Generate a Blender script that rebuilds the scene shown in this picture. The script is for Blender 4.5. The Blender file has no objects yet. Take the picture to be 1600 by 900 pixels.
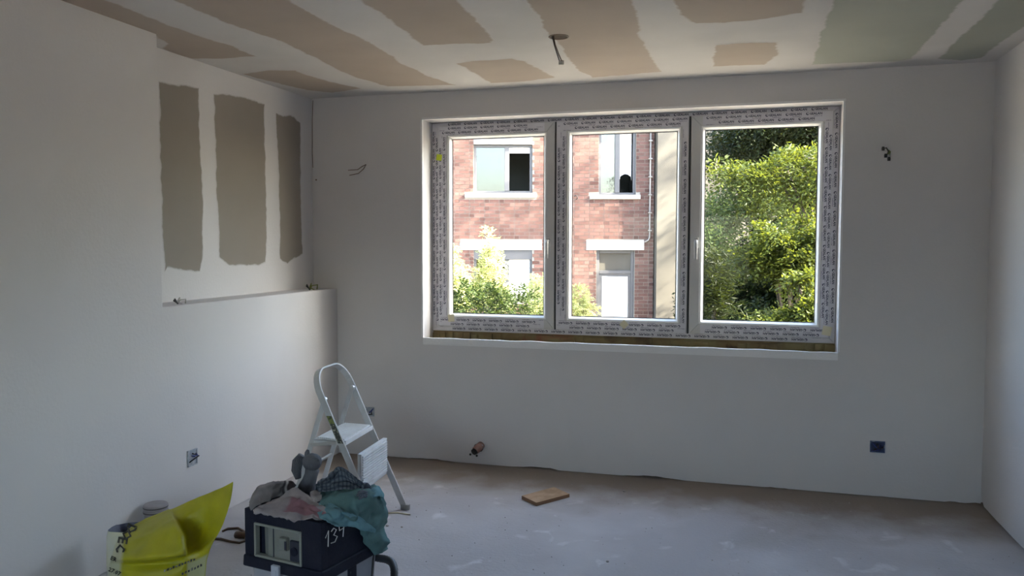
import bpy, bmesh, math, random
import numpy as np
from mathutils import Vector, Matrix, noise

random.seed(7)
rng = np.random.default_rng(7)
SC = bpy.context.scene
COL = SC.collection
R = math.radians

# ------------------------------------------------------------------ camera
F_PX, YAW, PITCH, ROLL, CAM_D, CAM_H = 1264.636, 0.28259, 0.05466, 0.00136, 5.1147, 1.4876
FW = Vector((-math.sin(YAW) * math.cos(PITCH), math.cos(YAW) * math.cos(PITCH), -math.sin(PITCH)))
_r = Vector((math.cos(YAW), math.sin(YAW), 0)); _u = _r.cross(FW)
RT = math.cos(ROLL) * _r + math.sin(ROLL) * _u
UP = -math.sin(ROLL) * _r + math.cos(ROLL) * _u
CAM = Vector((0, -CAM_D, CAM_H))
cd = bpy.data.cameras.new('camera'); cam = bpy.data.objects.new('camera', cd); COL.objects.link(cam)
cd.sensor_width = 36; cd.lens = F_PX / 1600 * 36; cd.clip_start = 0.05; cd.clip_end = 300
cam.matrix_world = Matrix(((RT.x, UP.x, -FW.x, CAM.x), (RT.y, UP.y, -FW.y, CAM.y), (RT.z, UP.z, -FW.z, CAM.z), (0, 0, 0, 1)))
SC.camera = cam

# ------------------------------------------------------------------ sky, sun, exposure
FH = Vector((-math.sin(YAW), math.cos(YAW), 0))            # horizontal view direction = normal of the house across
SUN_EL, SUN_AZ = R(36), R(20)
SUN = ((_r * math.cos(SUN_AZ) - FH * math.sin(SUN_AZ)) * math.cos(SUN_EL) + Vector((0, 0, math.sin(SUN_EL)))).normalized()
W = bpy.data.worlds.new('sky'); SC.world = W; W.use_nodes = True
wn = W.node_tree; wn.nodes.clear()
wo = wn.nodes.new('ShaderNodeOutputWorld'); wb = wn.nodes.new('ShaderNodeBackground'); ws = wn.nodes.new('ShaderNodeTexSky')
ws.sky_type = 'NISHITA'; ws.sun_disc = False; ws.sun_elevation = SUN_EL; ws.sun_rotation = math.atan2(SUN.x, SUN.y)
ws.air_density = 1.0; ws.dust_density = 3.5
hs = wn.nodes.new('ShaderNodeHueSaturation'); hs.inputs['Saturation'].default_value = 0.95
wn.links.new(ws.outputs[0], hs.inputs['Color']); wn.links.new(hs.outputs[0], wb.inputs[0]); wn.links.new(wb.outputs[0], wo.inputs[0])
wb.inputs[1].default_value = 0.72
sl = bpy.data.lights.new('sun', 'SUN'); sl.energy = 20.0; sl.angle = R(0.6); sl.color = (1.0, 0.90, 0.74)
so = bpy.data.objects.new('sun', sl); COL.objects.link(so); so.rotation_euler = SUN.to_track_quat('Z', 'Y').to_euler(); so.location = (20, 0, 20)
SC.view_settings.view_transform = 'Standard'; SC.view_settings.look = 'None'; SC.view_settings.gamma = 1
SC.view_settings.use_curve_mapping = False
SC.view_settings.exposure = 2.22
SC.cycles.use_denoising = True
SC.cycles.diffuse_bounces = 7; SC.cycles.max_bounces = 14; SC.cycles.transparent_max_bounces = 16
SC.cycles.caustics_reflective = False; SC.cycles.caustics_refractive = False


def portal(name, loc, rot, sx, sy):                        # guides the renderer's sky sampling through an opening, gives off nothing
    l = bpy.data.lights.new(name, 'AREA'); l.shape = 'RECTANGLE'; l.size = sx; l.size_y = sy; l.cycles.is_portal = True
    o = bpy.data.objects.new(name, l); COL.objects.link(o); o.location = loc; o.rotation_euler = rot


portal('sky_portal', (-0.795, 0.33, 1.6), (R(-90), 0, 0), 2.7, 1.55)
portal('sky_portal', (-0.95, -7.80, 1.42), (R(90), 0, 0), 2.3, 1.35)

# ------------------------------------------------------------------ helpers


def at(u, v, axis, val):                                   # a pixel's point on the plane axis = val
    d = FW + RT * ((u - 800) / F_PX) - UP * ((v - 450) / F_PX)
    return CAM + d * ((val - CAM[axis]) / d[axis])


def dep(u, v, z):                                          # a pixel's point at camera depth z
    return CAM + (FW + RT * ((u - 800) / F_PX) - UP * ((v - 450) / F_PX)) * z


class MB:
    def __init__(s): s.v = []; s.f = []; s.uv = None

    def add(s, vs, fs):
        n = len(s.v); s.v += [tuple(p) for p in vs]; s.f += [tuple(i + n for i in f) for f in fs]; return s

    def box(s, x0, x1, y0, y1, z0, z1, m=None):
        vs = [Vector((x, y, z)) for x in (x0, x1) for y in (y0, y1) for z in (z0, z1)]
        if m is not None: vs = [m @ p for p in vs]
        return s.add(vs, [(0, 1, 3, 2), (4, 6, 7, 5), (0, 4, 5, 1), (2, 3, 7, 6), (0, 2, 6, 4), (1, 5, 7, 3)])

    def tube(s, pts, r, n=8, wide=None, w=None, t=None, caps=True):
        pts = [Vector(p) for p in pts]; m = len(pts); rs = r if isinstance(r, (list, tuple)) else [r] * m
        rings = []; ref = None
        for i, p in enumerate(pts):
            tg = (pts[min(i + 1, m - 1)] - pts[max(i - 1, 0)]).normalized()
            if wide is not None:
                a = Vector(wide); a = (a - tg * a.dot(tg)).normalized(); b = tg.cross(a)
                rings.append([p + a * sa * w / 2 + b * sb * t / 2 for sa, sb in ((-1, -1), (1, -1), (1, 1), (-1, 1))]); continue
            if ref is None: ref = Vector((0, 0, 1)) if abs(tg.z) < .9 else Vector((1, 0, 0))
            a = (ref - tg * ref.dot(tg)).normalized(); ref = a; b = tg.cross(a)
            rings.append([p + (a * math.cos(2 * math.pi * k / n) + b * math.sin(2 * math.pi * k / n)) * rs[i] for k in range(n)])
        k = len(rings[0]); base = len(s.v); vs = [q for g in rings for q in g]; fs = []
        for i in range(m - 1):
            for j in range(k): fs.append((i * k + j, i * k + (j + 1) % k, (i + 1) * k + (j + 1) % k, (i + 1) * k + j))
        if caps: fs += [tuple(reversed(range(k))), tuple((m - 1) * k + j for j in range(k))]
        return s.add(vs, fs)

    def lathe(s, prof, n=24, c=(0, 0, 0), m=None, caps=True):
        vs = []; fs = []
        for r, z in prof:
            for k in range(n):
                a = 2 * math.pi * k / n; p = Vector((r * math.cos(a), r * math.sin(a), z))
                if m is not None: p = m @ p
                vs.append(p + Vector(c))
        for i in range(len(prof) - 1):
            for j in range(n): fs.append((i * n + j, i * n + (j + 1) % n, (i + 1) * n + (j + 1) % n, (i + 1) * n + j))
        if caps: fs += [tuple(reversed(range(n))), tuple((len(prof) - 1) * n + j for j in range(n))]
        return s.add(vs, fs)

    def build(s, name, mat, parent=None, world=False, smooth=False, bevel=0, seg=2, loc=None):
        o0 = Vector((0, 0, 0))
        if parent is not None and world:
            q = parent
            while q is not None: o0 = o0 + q.location; q = q.parent
        if loc is not None: o0 = Vector(loc)
        me = bpy.data.meshes.new(name); me.from_pydata([tuple(Vector(p) - o0) for p in s.v], [], s.f); me.update()
        bm = bmesh.new(); bm.from_mesh(me); bmesh.ops.recalc_face_normals(bm, faces=bm.faces[:]); bm.to_mesh(me); bm.free()
        return link(name, me, mat, parent, smooth, bevel, seg, loc)


def link(name, me, mat, parent=None, smooth=False, bevel=0, seg=2, loc=None):
    o = bpy.data.objects.new(name, me); COL.objects.link(o)
    if mat is not None and not me.materials: me.materials.append(mat)
    if parent is not None: o.parent = parent
    if loc is not None: o.location = loc
    if smooth:
        me.polygons.foreach_set('use_smooth', [True] * len(me.polygons))
    if bevel:
        b = o.modifiers.new('edge', 'BEVEL'); b.width = bevel; b.segments = seg; b.limit_method = 'ANGLE'; b.angle_limit = R(40)
    return o


def empty(name, loc, rz=0):
    o = bpy.data.objects.new(name, None); COL.objects.link(o); o.location = loc; o.rotation_euler = (0, 0, rz); o.empty_display_size = .1
    return o


def tag(o, label, cat=None, group=None, kind=None):
    o['label'] = label
    if cat: o['category'] = cat
    if group: o['group'] = group
    if kind: o['kind'] = kind
    return o


def cells(mb, x0, x1, z0, z1, y0, y1, holes):              # a slab with rectangular openings
    xs = sorted({x0, x1, *[h[0] for h in holes], *[h[1] for h in holes]}); zs = sorted({z0, z1, *[h[2] for h in holes], *[h[3] for h in holes]})
    for a, b in zip(xs, xs[1:]):
        if a < x0 - 1e-6 or b > x1 + 1e-6: continue
        for c, d in zip(zs, zs[1:]):
            if c < z0 - 1e-6 or d > z1 + 1e-6: continue
            mx, mz = (a + b) / 2, (c + d) / 2
            if any(h[0] < mx < h[1] and h[2] < mz < h[3] for h in holes): continue
            mb.box(a, b, y0, y1, c, d)
    return mb


# ------------------------------------------------------------------ materials


def nd(nt, t, **kw):
    n = nt.nodes.new(t)
    for k, v in kw.items(): setattr(n, k, v)
    return n


def mat(name, col, rough=.7, col2=None, scale=6, lo=.35, hi=.65, detail=4, bump=0, bscale=40, metal=0, spec=.5, coat=0, layers=(), coords='Object', trans=0, random_tone=0):
    m = bpy.data.materials.new(name); m.use_nodes = True; nt = m.node_tree; b = nt.nodes['Principled BSDF']
    b.inputs['Roughness'].default_value = rough; b.inputs['Metallic'].default_value = metal; b.inputs['Specular IOR Level'].default_value = spec
    b.inputs['Coat Weight'].default_value = coat
    tc = nd(nt, 'ShaderNodeTexCoord'); cur = None

    def noise_mask(sc, lo, hi, det, dist=0):
        n = nd(nt, 'ShaderNodeTexNoise'); n.inputs['Scale'].default_value = sc; n.inputs['Detail'].default_value = det; n.inputs['Distortion'].default_value = dist
        nt.links.new(tc.outputs[coords], n.inputs['Vector'])
        r = nd(nt, 'ShaderNodeMapRange'); r.inputs[1].default_value = lo; r.inputs[2].default_value = hi; r.clamp = True
        nt.links.new(n.outputs[0], r.inputs[0]); return r.outputs[0]

    def mix(a, bcol, fac):
        x = nd(nt, 'ShaderNodeMix', data_type='RGBA')
        nt.links.new(fac, x.inputs[0])
        if isinstance(a, tuple): x.inputs[6].default_value = (*a, 1)
        else: nt.links.new(a, x.inputs[6])
        x.inputs[7].default_value = (*bcol, 1); return x.outputs[2]
    cur = tuple(col)
    if col2: cur = mix(cur, col2, noise_mask(scale, lo, hi, detail))
    for (c, sc, l, h, det) in layers: cur = mix(cur, c, noise_mask(sc, l, h, det, .6))
    if random_tone:
        oi = nd(nt, 'ShaderNodeObjectInfo'); hs = nd(nt, 'ShaderNodeHueSaturation'); mr = nd(nt, 'ShaderNodeMapRange')
        mr.inputs[3].default_value = 1 - random_tone; mr.inputs[4].default_value = 1 + random_tone
        nt.links.new(oi.outputs['Random'], mr.inputs[0]); nt.links.new(mr.outputs[0], hs.inputs['Value'])
        if isinstance(cur, tuple): hs.inputs['Color'].default_value = (*cur, 1)
        else: nt.links.new(cur, hs.inputs['Color'])
        cur = hs.outputs[0]
    if isinstance(cur, tuple): b.inputs['Base Color'].default_value = (*cur, 1)
    else: nt.links.new(cur, b.inputs['Base Color'])
    if bump:
        n = nd(nt, 'ShaderNodeTexNoise'); n.inputs['Scale'].default_value = bscale; n.inputs['Detail'].default_value = 5
        nt.links.new(tc.outputs[coords], n.inputs['Vector'])
        bp = nd(nt, 'ShaderNodeBump'); bp.inputs['Strength'].default_value = bump; bp.inputs['Distance'].default_value = .01
        nt.links.new(n.outputs[0], bp.inputs['Height']); nt.links.new(bp.outputs[0], b.inputs['Normal'])
    if trans: b.inputs['Transmission Weight'].default_value = trans
    return m


M = {}
M['plaster'] = mat('plaster', (.63, .615, .618), .85, (.595, .58, .588), 1.3, .4, .7, 6, .12, 60, layers=[((.58, .565, .555), .8, .58, .75, 5)])
M['ceiling'] = mat('joint_compound', (.58, .565, .55), .85, (.53, .515, .50), 2.2, .4, .68, 5, .08, 50)
M['plaster_edge'] = mat('plaster_edge', (.78, .78, .79), .8, bump=.3, bscale=70)
M['floor'] = mat('dusty_screed', (.44, .425, .435), .88, (.53, .52, .535), 1.6, .42, .66, 8, .35, 45,
                 layers=[((.37, .345, .33), .9, .55, .72, 7), ((.64, .63, .645), 5.5, .62, .74, 6), ((.30, .275, .255), 14, .70, .78, 5)])


def floor_dirt_shade(m):                                          # brown dirt, with the sill's shadow painted in, along the back wall
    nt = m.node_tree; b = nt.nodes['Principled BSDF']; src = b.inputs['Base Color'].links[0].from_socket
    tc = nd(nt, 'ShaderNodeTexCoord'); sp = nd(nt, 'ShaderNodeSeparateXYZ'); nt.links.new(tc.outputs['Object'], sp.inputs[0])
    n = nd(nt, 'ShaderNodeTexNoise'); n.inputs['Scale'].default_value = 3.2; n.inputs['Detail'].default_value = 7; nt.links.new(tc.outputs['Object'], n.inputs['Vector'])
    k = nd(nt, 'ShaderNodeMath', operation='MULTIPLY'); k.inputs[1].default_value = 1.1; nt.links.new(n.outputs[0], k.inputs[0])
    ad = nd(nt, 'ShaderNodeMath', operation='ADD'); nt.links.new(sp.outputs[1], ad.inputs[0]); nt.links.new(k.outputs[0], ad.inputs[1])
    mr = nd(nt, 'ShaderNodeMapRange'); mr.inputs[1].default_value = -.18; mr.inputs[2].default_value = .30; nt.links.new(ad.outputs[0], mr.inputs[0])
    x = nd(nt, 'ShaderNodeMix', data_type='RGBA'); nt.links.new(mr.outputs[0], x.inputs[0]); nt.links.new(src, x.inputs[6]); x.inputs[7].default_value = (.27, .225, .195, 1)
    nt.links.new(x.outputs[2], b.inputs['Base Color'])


floor_dirt_shade(M['floor'])
M['void'] = mat('dark_gap', (.03, .025, .022), .9)
M['pvc'] = mat('white_pvc', (.55, .55, .55), .35, bump=.02)
M['bead'] = mat('white_bead', (.82, .82, .82), .35)
M['film'] = mat('lavender_film', (.60, .59, .64), .3, (.65, .64, .69), 9, .35, .65)
M['ink'] = mat('film_ink', (.03, .03, .075), .5)
M['ink_pale'] = mat('pale_film_ink', (.26, .25, .34), .5)
M['gasket'] = mat('black_gasket_gap_shade', (.03, .03, .032), .6)
M['foam'] = mat('old_timber_and_foam', (.24, .17, .085), .85, (.30, .25, .13), 7, .4, .6, 6, .5, 30, layers=[((.12, .07, .05), 5, .55, .68, 5), ((.30, .13, .08), 3, .62, .72, 4)])
M['steel'] = mat('steel', (.55, .55, .56), .35, metal=.8)
M['yellow_note'] = mat('yellow_sticker', (.62, .72, .04), .6)
M['tape'] = mat('masking_tape', (.66, .61, .44), .7)
M['wire_black'] = mat('black_wire', (.02, .02, .022), .5)
M['wire_brown'] = mat('brown_wire', (.10, .055, .03), .5)
M['wire_blue'] = mat('blue_wire', (.03, .05, .22), .5)
M['wire_green'] = mat('green_yellow_wire', (.16, .19, .03), .5)
M['connector'] = mat('clear_terminal', (.42, .41, .38), .4)
M['box_blue'] = mat('blue_back_box', (.07, .10, .21), .5, (.25, .28, .36), 40, .5, .65)
M['box_blue_dark'] = mat('blue_box_inside', (.03, .045, .13), .5, (.015, .02, .05), 50)
M['box_grey'] = mat('grey_back_box', (.33, .37, .42), .6, (.45, .46, .5), 50, .45, .6)
M['copper'] = mat('copper_pipe', (.33, .15, .12), .5, (.42, .25, .21), 30)
M['outlet_dark'] = mat('outlet_inside', (.075, .05, .033), .9)
M['wood'] = mat('offcut_wood', (.46, .31, .19), .7, (.36, .23, .13), 16, .4, .6, 6, .15, 60, layers=[((.55, .43, .30), 6, .6, .7, 3)])
M['wood_edge'] = mat('offcut_edge', (.20, .11, .06), .75)
M['crumb'] = mat('plaster_crumb', (.34, .31, .29), .9)
M['ladder'] = mat('white_ladder_enamel', (.55, .57, .585), .42, (.47, .48, .485), 9, .5, .7, 6)
M['ladder_step'] = mat('white_step_enamel', (.68, .70, .72), .5, (.60, .61, .62), 9, .5, .7, 6)
M['ladder_grey'] = mat('ladder_foot_plastic', (.34, .35, .36), .6)
M['navy'] = mat('navy_plastic', (.012, .014, .028), .55, (.024, .026, .038), 7, .45, .75, 6, .15, 70, spec=.22, layers=[((.20, .20, .21), 30, .74, .80, 3)])
M['tank'] = mat('grey_tank_plastic', (.34, .36, .41), .6, (.42, .43, .46), 8)
M['panel_beige'] = mat('beige_panel', (.22, .23, .20), .6, (.26, .265, .24), 11)
M['panel_frame'] = mat('beige_panel_frame', (.27, .285, .25), .55)
M['panel_dark'] = mat('dark_socket', (.03, .032, .05), .6)
M['chalk'] = mat('chalk', (.62, .62, .62), .9)
M['clip'] = mat('pale_clip', (.52, .55, .62), .5)
M['hose'] = mat('black_hose', (.02, .022, .025), .5)
M['tool_dusty'] = mat('dusty_tool_grey', (.095, .10, .12), .85, (.15, .158, .18), 14, .35, .65, 6, .3, 60)
M['tool_dark'] = mat('tool_dark', (.05, .055, .07), .7, (.12, .13, .15), 20)
M['jar'] = mat('dusty_tub', (.27, .245, .25), .5, (.34, .31, .31), 12)
M['jar_band'] = mat('tub_band', (.08, .065, .065), .5)
M['sack_white'] = mat('sack_paper', (.55, .56, .50), .6, (.62, .60, .42), 9)
M['sack_mouth'] = mat('sack_inside', (.035, .04, .075), .6, (.11, .12, .17), 9)
M['sack_ink'] = mat('sack_ink', (.03, .03, .02), .6)
M['mortar'] = mat('mortar', (.20, .18, .16), .9, (.235, .215, .19), 3, spec=.08)
M['brick'] = mat('brick', (.080, .040, .034), .85, (.115, .064, .054), 5, .35, .65, 4, .2, 60, random_tone=.22, spec=.08)
M['stone'] = mat('white_stone', (.80, .78, .74), .8)
M['grey_frame'] = mat('grey_window_frame', (.055, .052, .056), .5)
M['shutter'] = mat('shutter_box', (.14, .135, .14), .5)
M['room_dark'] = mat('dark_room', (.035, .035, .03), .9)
M['curtain'] = mat('lace_curtain', (.85, .85, .86), .9, (.6, .6, .63), 12)
M['render'] = mat('cement_render', (.070, .063, .054), .9, (.088, .08, .069), .8, .4, .6, 5, .1, 20, spec=.08)
M['door_leaf'] = mat('white_door_leaf', (.88, .88, .87), .4)
M['roof'] = mat('roof_tile', (.14, .09, .08), .85)
M['pipe_white'] = mat('downpipe', (.20, .175, .155), .5)
M['grass'] = mat('grass_ground', (.09, .12, .035), .95, (.16, .15, .07), 2)
M['bounce_paving'] = mat('bounce_gravel_yard', (.31, .28, .24), .95, (.25, .22, .185), 2)  # unseen yard made pale to bounce warm light onto the ceiling
M['bark'] = mat('bark', (.035, .025, .017), .9, (.06, .045, .03), 20, bump=.5)
M['outer'] = mat('outer_render', (.55, .53, .5), .9)

# film has a slight fold relief; ribs on cloths come from geometry


def brick_mass_mat():
    m = mat('brick_mass', (.33, .165, .13), .85, bump=.2, bscale=60, spec=.08); nt = m.node_tree; b = nt.nodes['Principled BSDF']
    a = nd(nt, 'ShaderNodeAttribute', attribute_name='tone'); cr = nd(nt, 'ShaderNodeMix', data_type='RGBA')
    cr.inputs[6].default_value = (.055, .028, .024, 1); cr.inputs[7].default_value = (.125, .072, .060, 1)
    nt.links.new(a.outputs['Fac'], cr.inputs[0]); nt.links.new(cr.outputs[2], b.inputs['Base Color']); return m


M['brick_mass'] = brick_mass_mat()


def glass_mat(name, tint=(.93, .96, .95), refl=.08):       # thin window glass: lets light straight through, reflects by angle
    m = bpy.data.materials.new(name); m.use_nodes = True; nt = m.node_tree; nt.nodes.clear()
    out = nd(nt, 'ShaderNodeOutputMaterial'); tr = nd(nt, 'ShaderNodeBsdfTransparent'); gl = nd(nt, 'ShaderNodeBsdfGlossy'); mx = nd(nt, 'ShaderNodeMixShader')
    fr = nd(nt, 'ShaderNodeFresnel'); fr.inputs[0].default_value = 1.45
    tr.inputs[0].default_value = (*tint, 1); gl.inputs['Roughness'].default_value = .02
    mp = nd(nt, 'ShaderNodeMath', operation='MULTIPLY'); mp.inputs[1].default_value = refl / .04 * .5
    nt.links.new(fr.outputs[0], mp.inputs[0]); nt.links.new(mp.outputs[0], mx.inputs[0])
    nt.links.new(tr.outputs[0], mx.inputs[1]); nt.links.new(gl.outputs[0], mx.inputs[2]); nt.links.new(mx.outputs[0], out.inputs[0]); return m


M['glass'] = glass_mat('window_glass', refl=.03)
M['far_glass'] = glass_mat('coated_glass', (.80, .84, .84), .19)


def patch_mat(name, col, base):                            # bare board whose trowelled border feathers into the compound
    m = mat(name, col, .85, tuple(c * .93 for c in col), 3, .35, .65); nt = m.node_tree; b = nt.nodes['Principled BSDF']
    src = b.inputs['Base Color'].links[0].from_socket
    a = nd(nt, 'ShaderNodeAttribute', attribute_name='cover'); n = nd(nt, 'ShaderNodeTexNoise'); n.inputs['Scale'].default_value = 22; n.inputs['Detail'].default_value = 6
    tc = nd(nt, 'ShaderNodeTexCoord'); nt.links.new(tc.outputs['Object'], n.inputs['Vector'])
    ad = nd(nt, 'ShaderNodeMath', operation='ADD'); nt.links.new(a.outputs['Fac'], ad.inputs[0]); nt.links.new(n.outputs[0], ad.inputs[1])
    mr = nd(nt, 'ShaderNodeMapRange'); mr.inputs[1].default_value = .62; mr.inputs[2].default_value = 1.05; nt.links.new(ad.outputs[0], mr.inputs[0])
    x = nd(nt, 'ShaderNodeMix', data_type='RGBA'); x.inputs[6].default_value = (*base, 1); nt.links.new(mr.outputs[0], x.inputs[0]); nt.links.new(src, x.inputs[7])
    nt.links.new(x.outputs[2], b.inputs['Base Color']); return m


M['bare_tan'] = patch_mat('bare_board_tan', (.41, .345, .29), (.56, .545, .53))
M['bare_green'] = patch_mat('bare_board_green', (.36, .375, .32), (.56, .545, .53))
M['bare_niche'] = patch_mat('bare_board_niche', (.27, .24, .21), (.56, .545, .545))


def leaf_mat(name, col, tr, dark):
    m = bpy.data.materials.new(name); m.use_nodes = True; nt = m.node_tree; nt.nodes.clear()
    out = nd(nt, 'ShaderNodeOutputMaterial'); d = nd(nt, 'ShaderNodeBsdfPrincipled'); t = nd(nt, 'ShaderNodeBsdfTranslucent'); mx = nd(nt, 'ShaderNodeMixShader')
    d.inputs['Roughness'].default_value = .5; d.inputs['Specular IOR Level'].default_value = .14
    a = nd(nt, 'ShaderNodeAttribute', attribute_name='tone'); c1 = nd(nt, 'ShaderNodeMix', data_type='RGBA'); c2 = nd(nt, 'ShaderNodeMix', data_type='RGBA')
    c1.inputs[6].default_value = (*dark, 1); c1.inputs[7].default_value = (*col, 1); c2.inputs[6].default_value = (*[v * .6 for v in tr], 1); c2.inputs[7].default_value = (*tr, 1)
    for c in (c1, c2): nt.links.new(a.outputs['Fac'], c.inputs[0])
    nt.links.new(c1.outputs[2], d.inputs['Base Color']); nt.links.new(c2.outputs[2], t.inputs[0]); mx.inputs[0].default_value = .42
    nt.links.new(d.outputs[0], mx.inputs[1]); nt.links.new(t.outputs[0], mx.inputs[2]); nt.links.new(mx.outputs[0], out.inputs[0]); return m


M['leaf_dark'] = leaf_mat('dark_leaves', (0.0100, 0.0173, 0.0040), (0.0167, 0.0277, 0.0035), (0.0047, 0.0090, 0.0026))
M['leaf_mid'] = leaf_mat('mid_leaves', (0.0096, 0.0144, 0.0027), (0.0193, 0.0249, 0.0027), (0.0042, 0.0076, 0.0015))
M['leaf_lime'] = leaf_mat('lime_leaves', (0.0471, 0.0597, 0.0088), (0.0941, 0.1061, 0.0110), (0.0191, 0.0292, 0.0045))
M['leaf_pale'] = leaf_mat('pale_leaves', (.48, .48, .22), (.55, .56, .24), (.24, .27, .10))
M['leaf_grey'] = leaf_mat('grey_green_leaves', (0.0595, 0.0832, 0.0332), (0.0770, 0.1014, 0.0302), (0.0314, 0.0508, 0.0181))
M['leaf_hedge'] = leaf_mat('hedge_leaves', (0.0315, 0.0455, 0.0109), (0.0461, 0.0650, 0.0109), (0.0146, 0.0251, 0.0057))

# ------------------------------------------------------------------ room shell
XL, XR, XN, YN, ZL, H, YB = -2.7649, 1.3041, -2.9483, -1.7705, 1.1738, 2.5, -7.6
WX1, WX2, WZ1, WZ2 = -2.1185, 0.5257, 0.8493, 2.3219
GZ = -1.12                                                 # ground level outside

f = MB(); f.box(XN - .3, XR + .3, YB - .3, .3, GZ, 0.0)
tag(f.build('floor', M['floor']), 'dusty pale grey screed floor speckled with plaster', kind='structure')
c = MB(); c.box(XN - .3, XR + .3, YB - .3, .3, H, H + .22)
ceiling = tag(c.build('ceiling', M['ceiling']), 'plasterboard ceiling with pale filled joints and bare patches', kind='structure')

# back wall: slab with the window opening; its lower front edge stops just short of the floor, unevenly
b = MB(); cells(b, XN - .3, XR + .3, 0.03, H, 0.0, .3, [(WX1, WX2, WZ1 - .05, WZ2)])
b.box(XN - .3, XR + .3, .06, .3, 0, .03)
n = 160
for i in range(n):                                         # ragged plaster foot
    x0 = XN + (XR - XN) * i / n; x1 = XN + (XR - XN) * (i + 1) / n
    q = lambda x: .003 + .024 * max(0, noise.noise(Vector((x * 2.7, 3.1, 0))) - .05 + .35 * noise.noise(Vector((x * 16, 1, 0))))
    b.add([(x0, 0, q(x0)), (x1, 0, q(x1)), (x1, 0, .03), (x0, 0, .03), (x0, .06, q(x0)), (x1, .06, q(x1)), (x1, .06, .03), (x0, .06, .03)],
          [(0, 1, 2, 3), (0, 4, 5, 1)] if max(q(x0), q(x1)) < .03 else [(0, 1, 2, 3), (0, 4, 5, 1)])
wall_back = tag(b.build('wall_back', M['plaster']), 'grey plastered back wall around the triple window', kind='structure')
# plaster lip in front of the rough sill
b = MB()
n = 70
for i in range(n):
    x0 = WX1 + (WX2 - WX1) * i / n; x1 = WX1 + (WX2 - WX1) * (i + 1) / n
    q = lambda x: WZ1 - .004 + .005 * noise.noise(Vector((x * 7, 5, 0)))
    w = lambda x: .028 + .012 * noise.noise(Vector((x * 9, 8, 0)))
    b.add([(x0, 0, WZ1 - .05), (x1, 0, WZ1 - .05), (x1, 0, q(x1)), (x0, 0, q(x0)), (x0, w(x0), q(x0)), (x1, w(x1), q(x1)), (x1, w(x1), WZ1 - .05), (x0, w(x0), WZ1 - .05)],
          [(0, 1, 2, 3), (3, 2, 5, 4), (4, 5, 6, 7)])
b.build('sill_lip', M['plaster_edge'], wall_back)
# bright corner beads of the reveal
b = MB(); b.box(WX1 - .012, WX1 + .002, -.0025, .02, WZ1, WZ2 + .012); b.box(WX1 - .012, WX2 + .012, -.0025, .02, WZ2 - .002, WZ2 + .012); b.box(WX2 - .002, WX2 + .010, -.0025, .02, WZ1, WZ2)
b.build('reveal_bead', M['plaster_edge'], wall_back, bevel=.001)
# crack in the corner and a nail hole
b = MB(); pts = [at(u, v, 1, -.001) for u, v in ((489, 157), (488, 185), (488, 215), (488, 240), (489, 262))]
b.tube(pts, .0022, 4); b.lathe([(.006, -.001), (.006, .001)], 8, at(494, 281, 1, -.001), Matrix.Rotation(R(90), 3, 'X'))
b.build('crack', M['wire_brown'], wall_back)

b = MB(); XO = XN - .3                                      # profile solid: full-height part, then ledge and niche
b.add([(XL, YB - .3, 0), (XL, 0, 0), (XL, 0, ZL), (XL, YN, ZL), (XL, YN, H), (XL, YB - .3, H), (XN, YN, ZL), (XN, 0, ZL), (XN, YN, H), (XN, 0, H),
       (XO, YB - .3, 0), (XO, 0, 0), (XO, 0, H), (XO, YB - .3, H), (XO, YN, H)],
      [(0, 1, 2, 3, 4, 5), (3, 2, 7, 6), (6, 7, 9, 8), (3, 6, 8, 4), (10, 13, 14, 12, 11), (0, 10, 11, 1), (0, 5, 13, 10), (5, 4, 8, 14, 13), (8, 9, 12, 14), (1, 11, 12, 9, 7, 2)])
wall_left = tag(b.build('wall_left', M['plaster'], bevel=.004), 'pale plastered left wall with a ledge and shallow niche', kind='structure')

b = MB(); n = 120
q = lambda y: .012 + .012 * max(0, noise.noise(Vector((y * 3, 9, 0)))) + (.05 if y > -.035 else 0) + .018 * min(1, max(0, (-y - .3) / .9))
b.box(XR, XR + .3, YB - .3, 0, .09, H); b.box(XR + .035, XR + .3, YB - .3, 0, 0, .09)
for i in range(n):
    y0 = YB + (0 - YB) * i / n; y1 = YB + (0 - YB) * (i + 1) / n
    b.add([(XR, y0, q(y0)), (XR, y1, q(y1)), (XR, y1, .09), (XR, y0, .09), (XR + .035, y0, q(y0)), (XR + .035, y1, q(y1))], [(0, 1, 2, 3), (0, 4, 5, 1)])
tag(b.build('wall_right', M['plaster']), 'pale plastered right wall with a gap above the floor', kind='structure')

RW = (-2.0, .1, .85, 2.0)  # unseen rear opening, added and sized to fill the room with light
b = MB(); cells(b, XN - .3, XR + .3, 0, H, YB - .25, YB, [RW])
tag(b.build('wall_rear', M['plaster']), 'plastered rear wall behind the viewer', kind='structure')
b = MB()
for x0, x1, z0, z1 in ((RW[0], RW[1], RW[2], RW[2] + .07), (RW[0], RW[1], RW[3] - .07, RW[3]), (RW[0], RW[0] + .07, RW[2], RW[3]), (RW[1] - .07, RW[1], RW[2], RW[3])):
    b.box(x0, x1, YB - .2, YB - .13, z0, z1)
w2 = tag(b.build('added_rear_window', M['pvc'], bevel=.004), 'unseen rear window added for fill light', kind='structure')
b = MB(); b.box(RW[0] + .06, RW[1] - .06, YB - .17, YB - .16, RW[2] + .06, RW[3] - .06); b.build('glass_pane', M['glass'], w2)
b = MB(); b.box(-60, 60, -40, 80, GZ - .2, GZ)
tag(b.build('ground', M['bounce_paving']), 'gravel yard outside the house, made pale to bounce light indoors', kind='structure')


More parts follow.
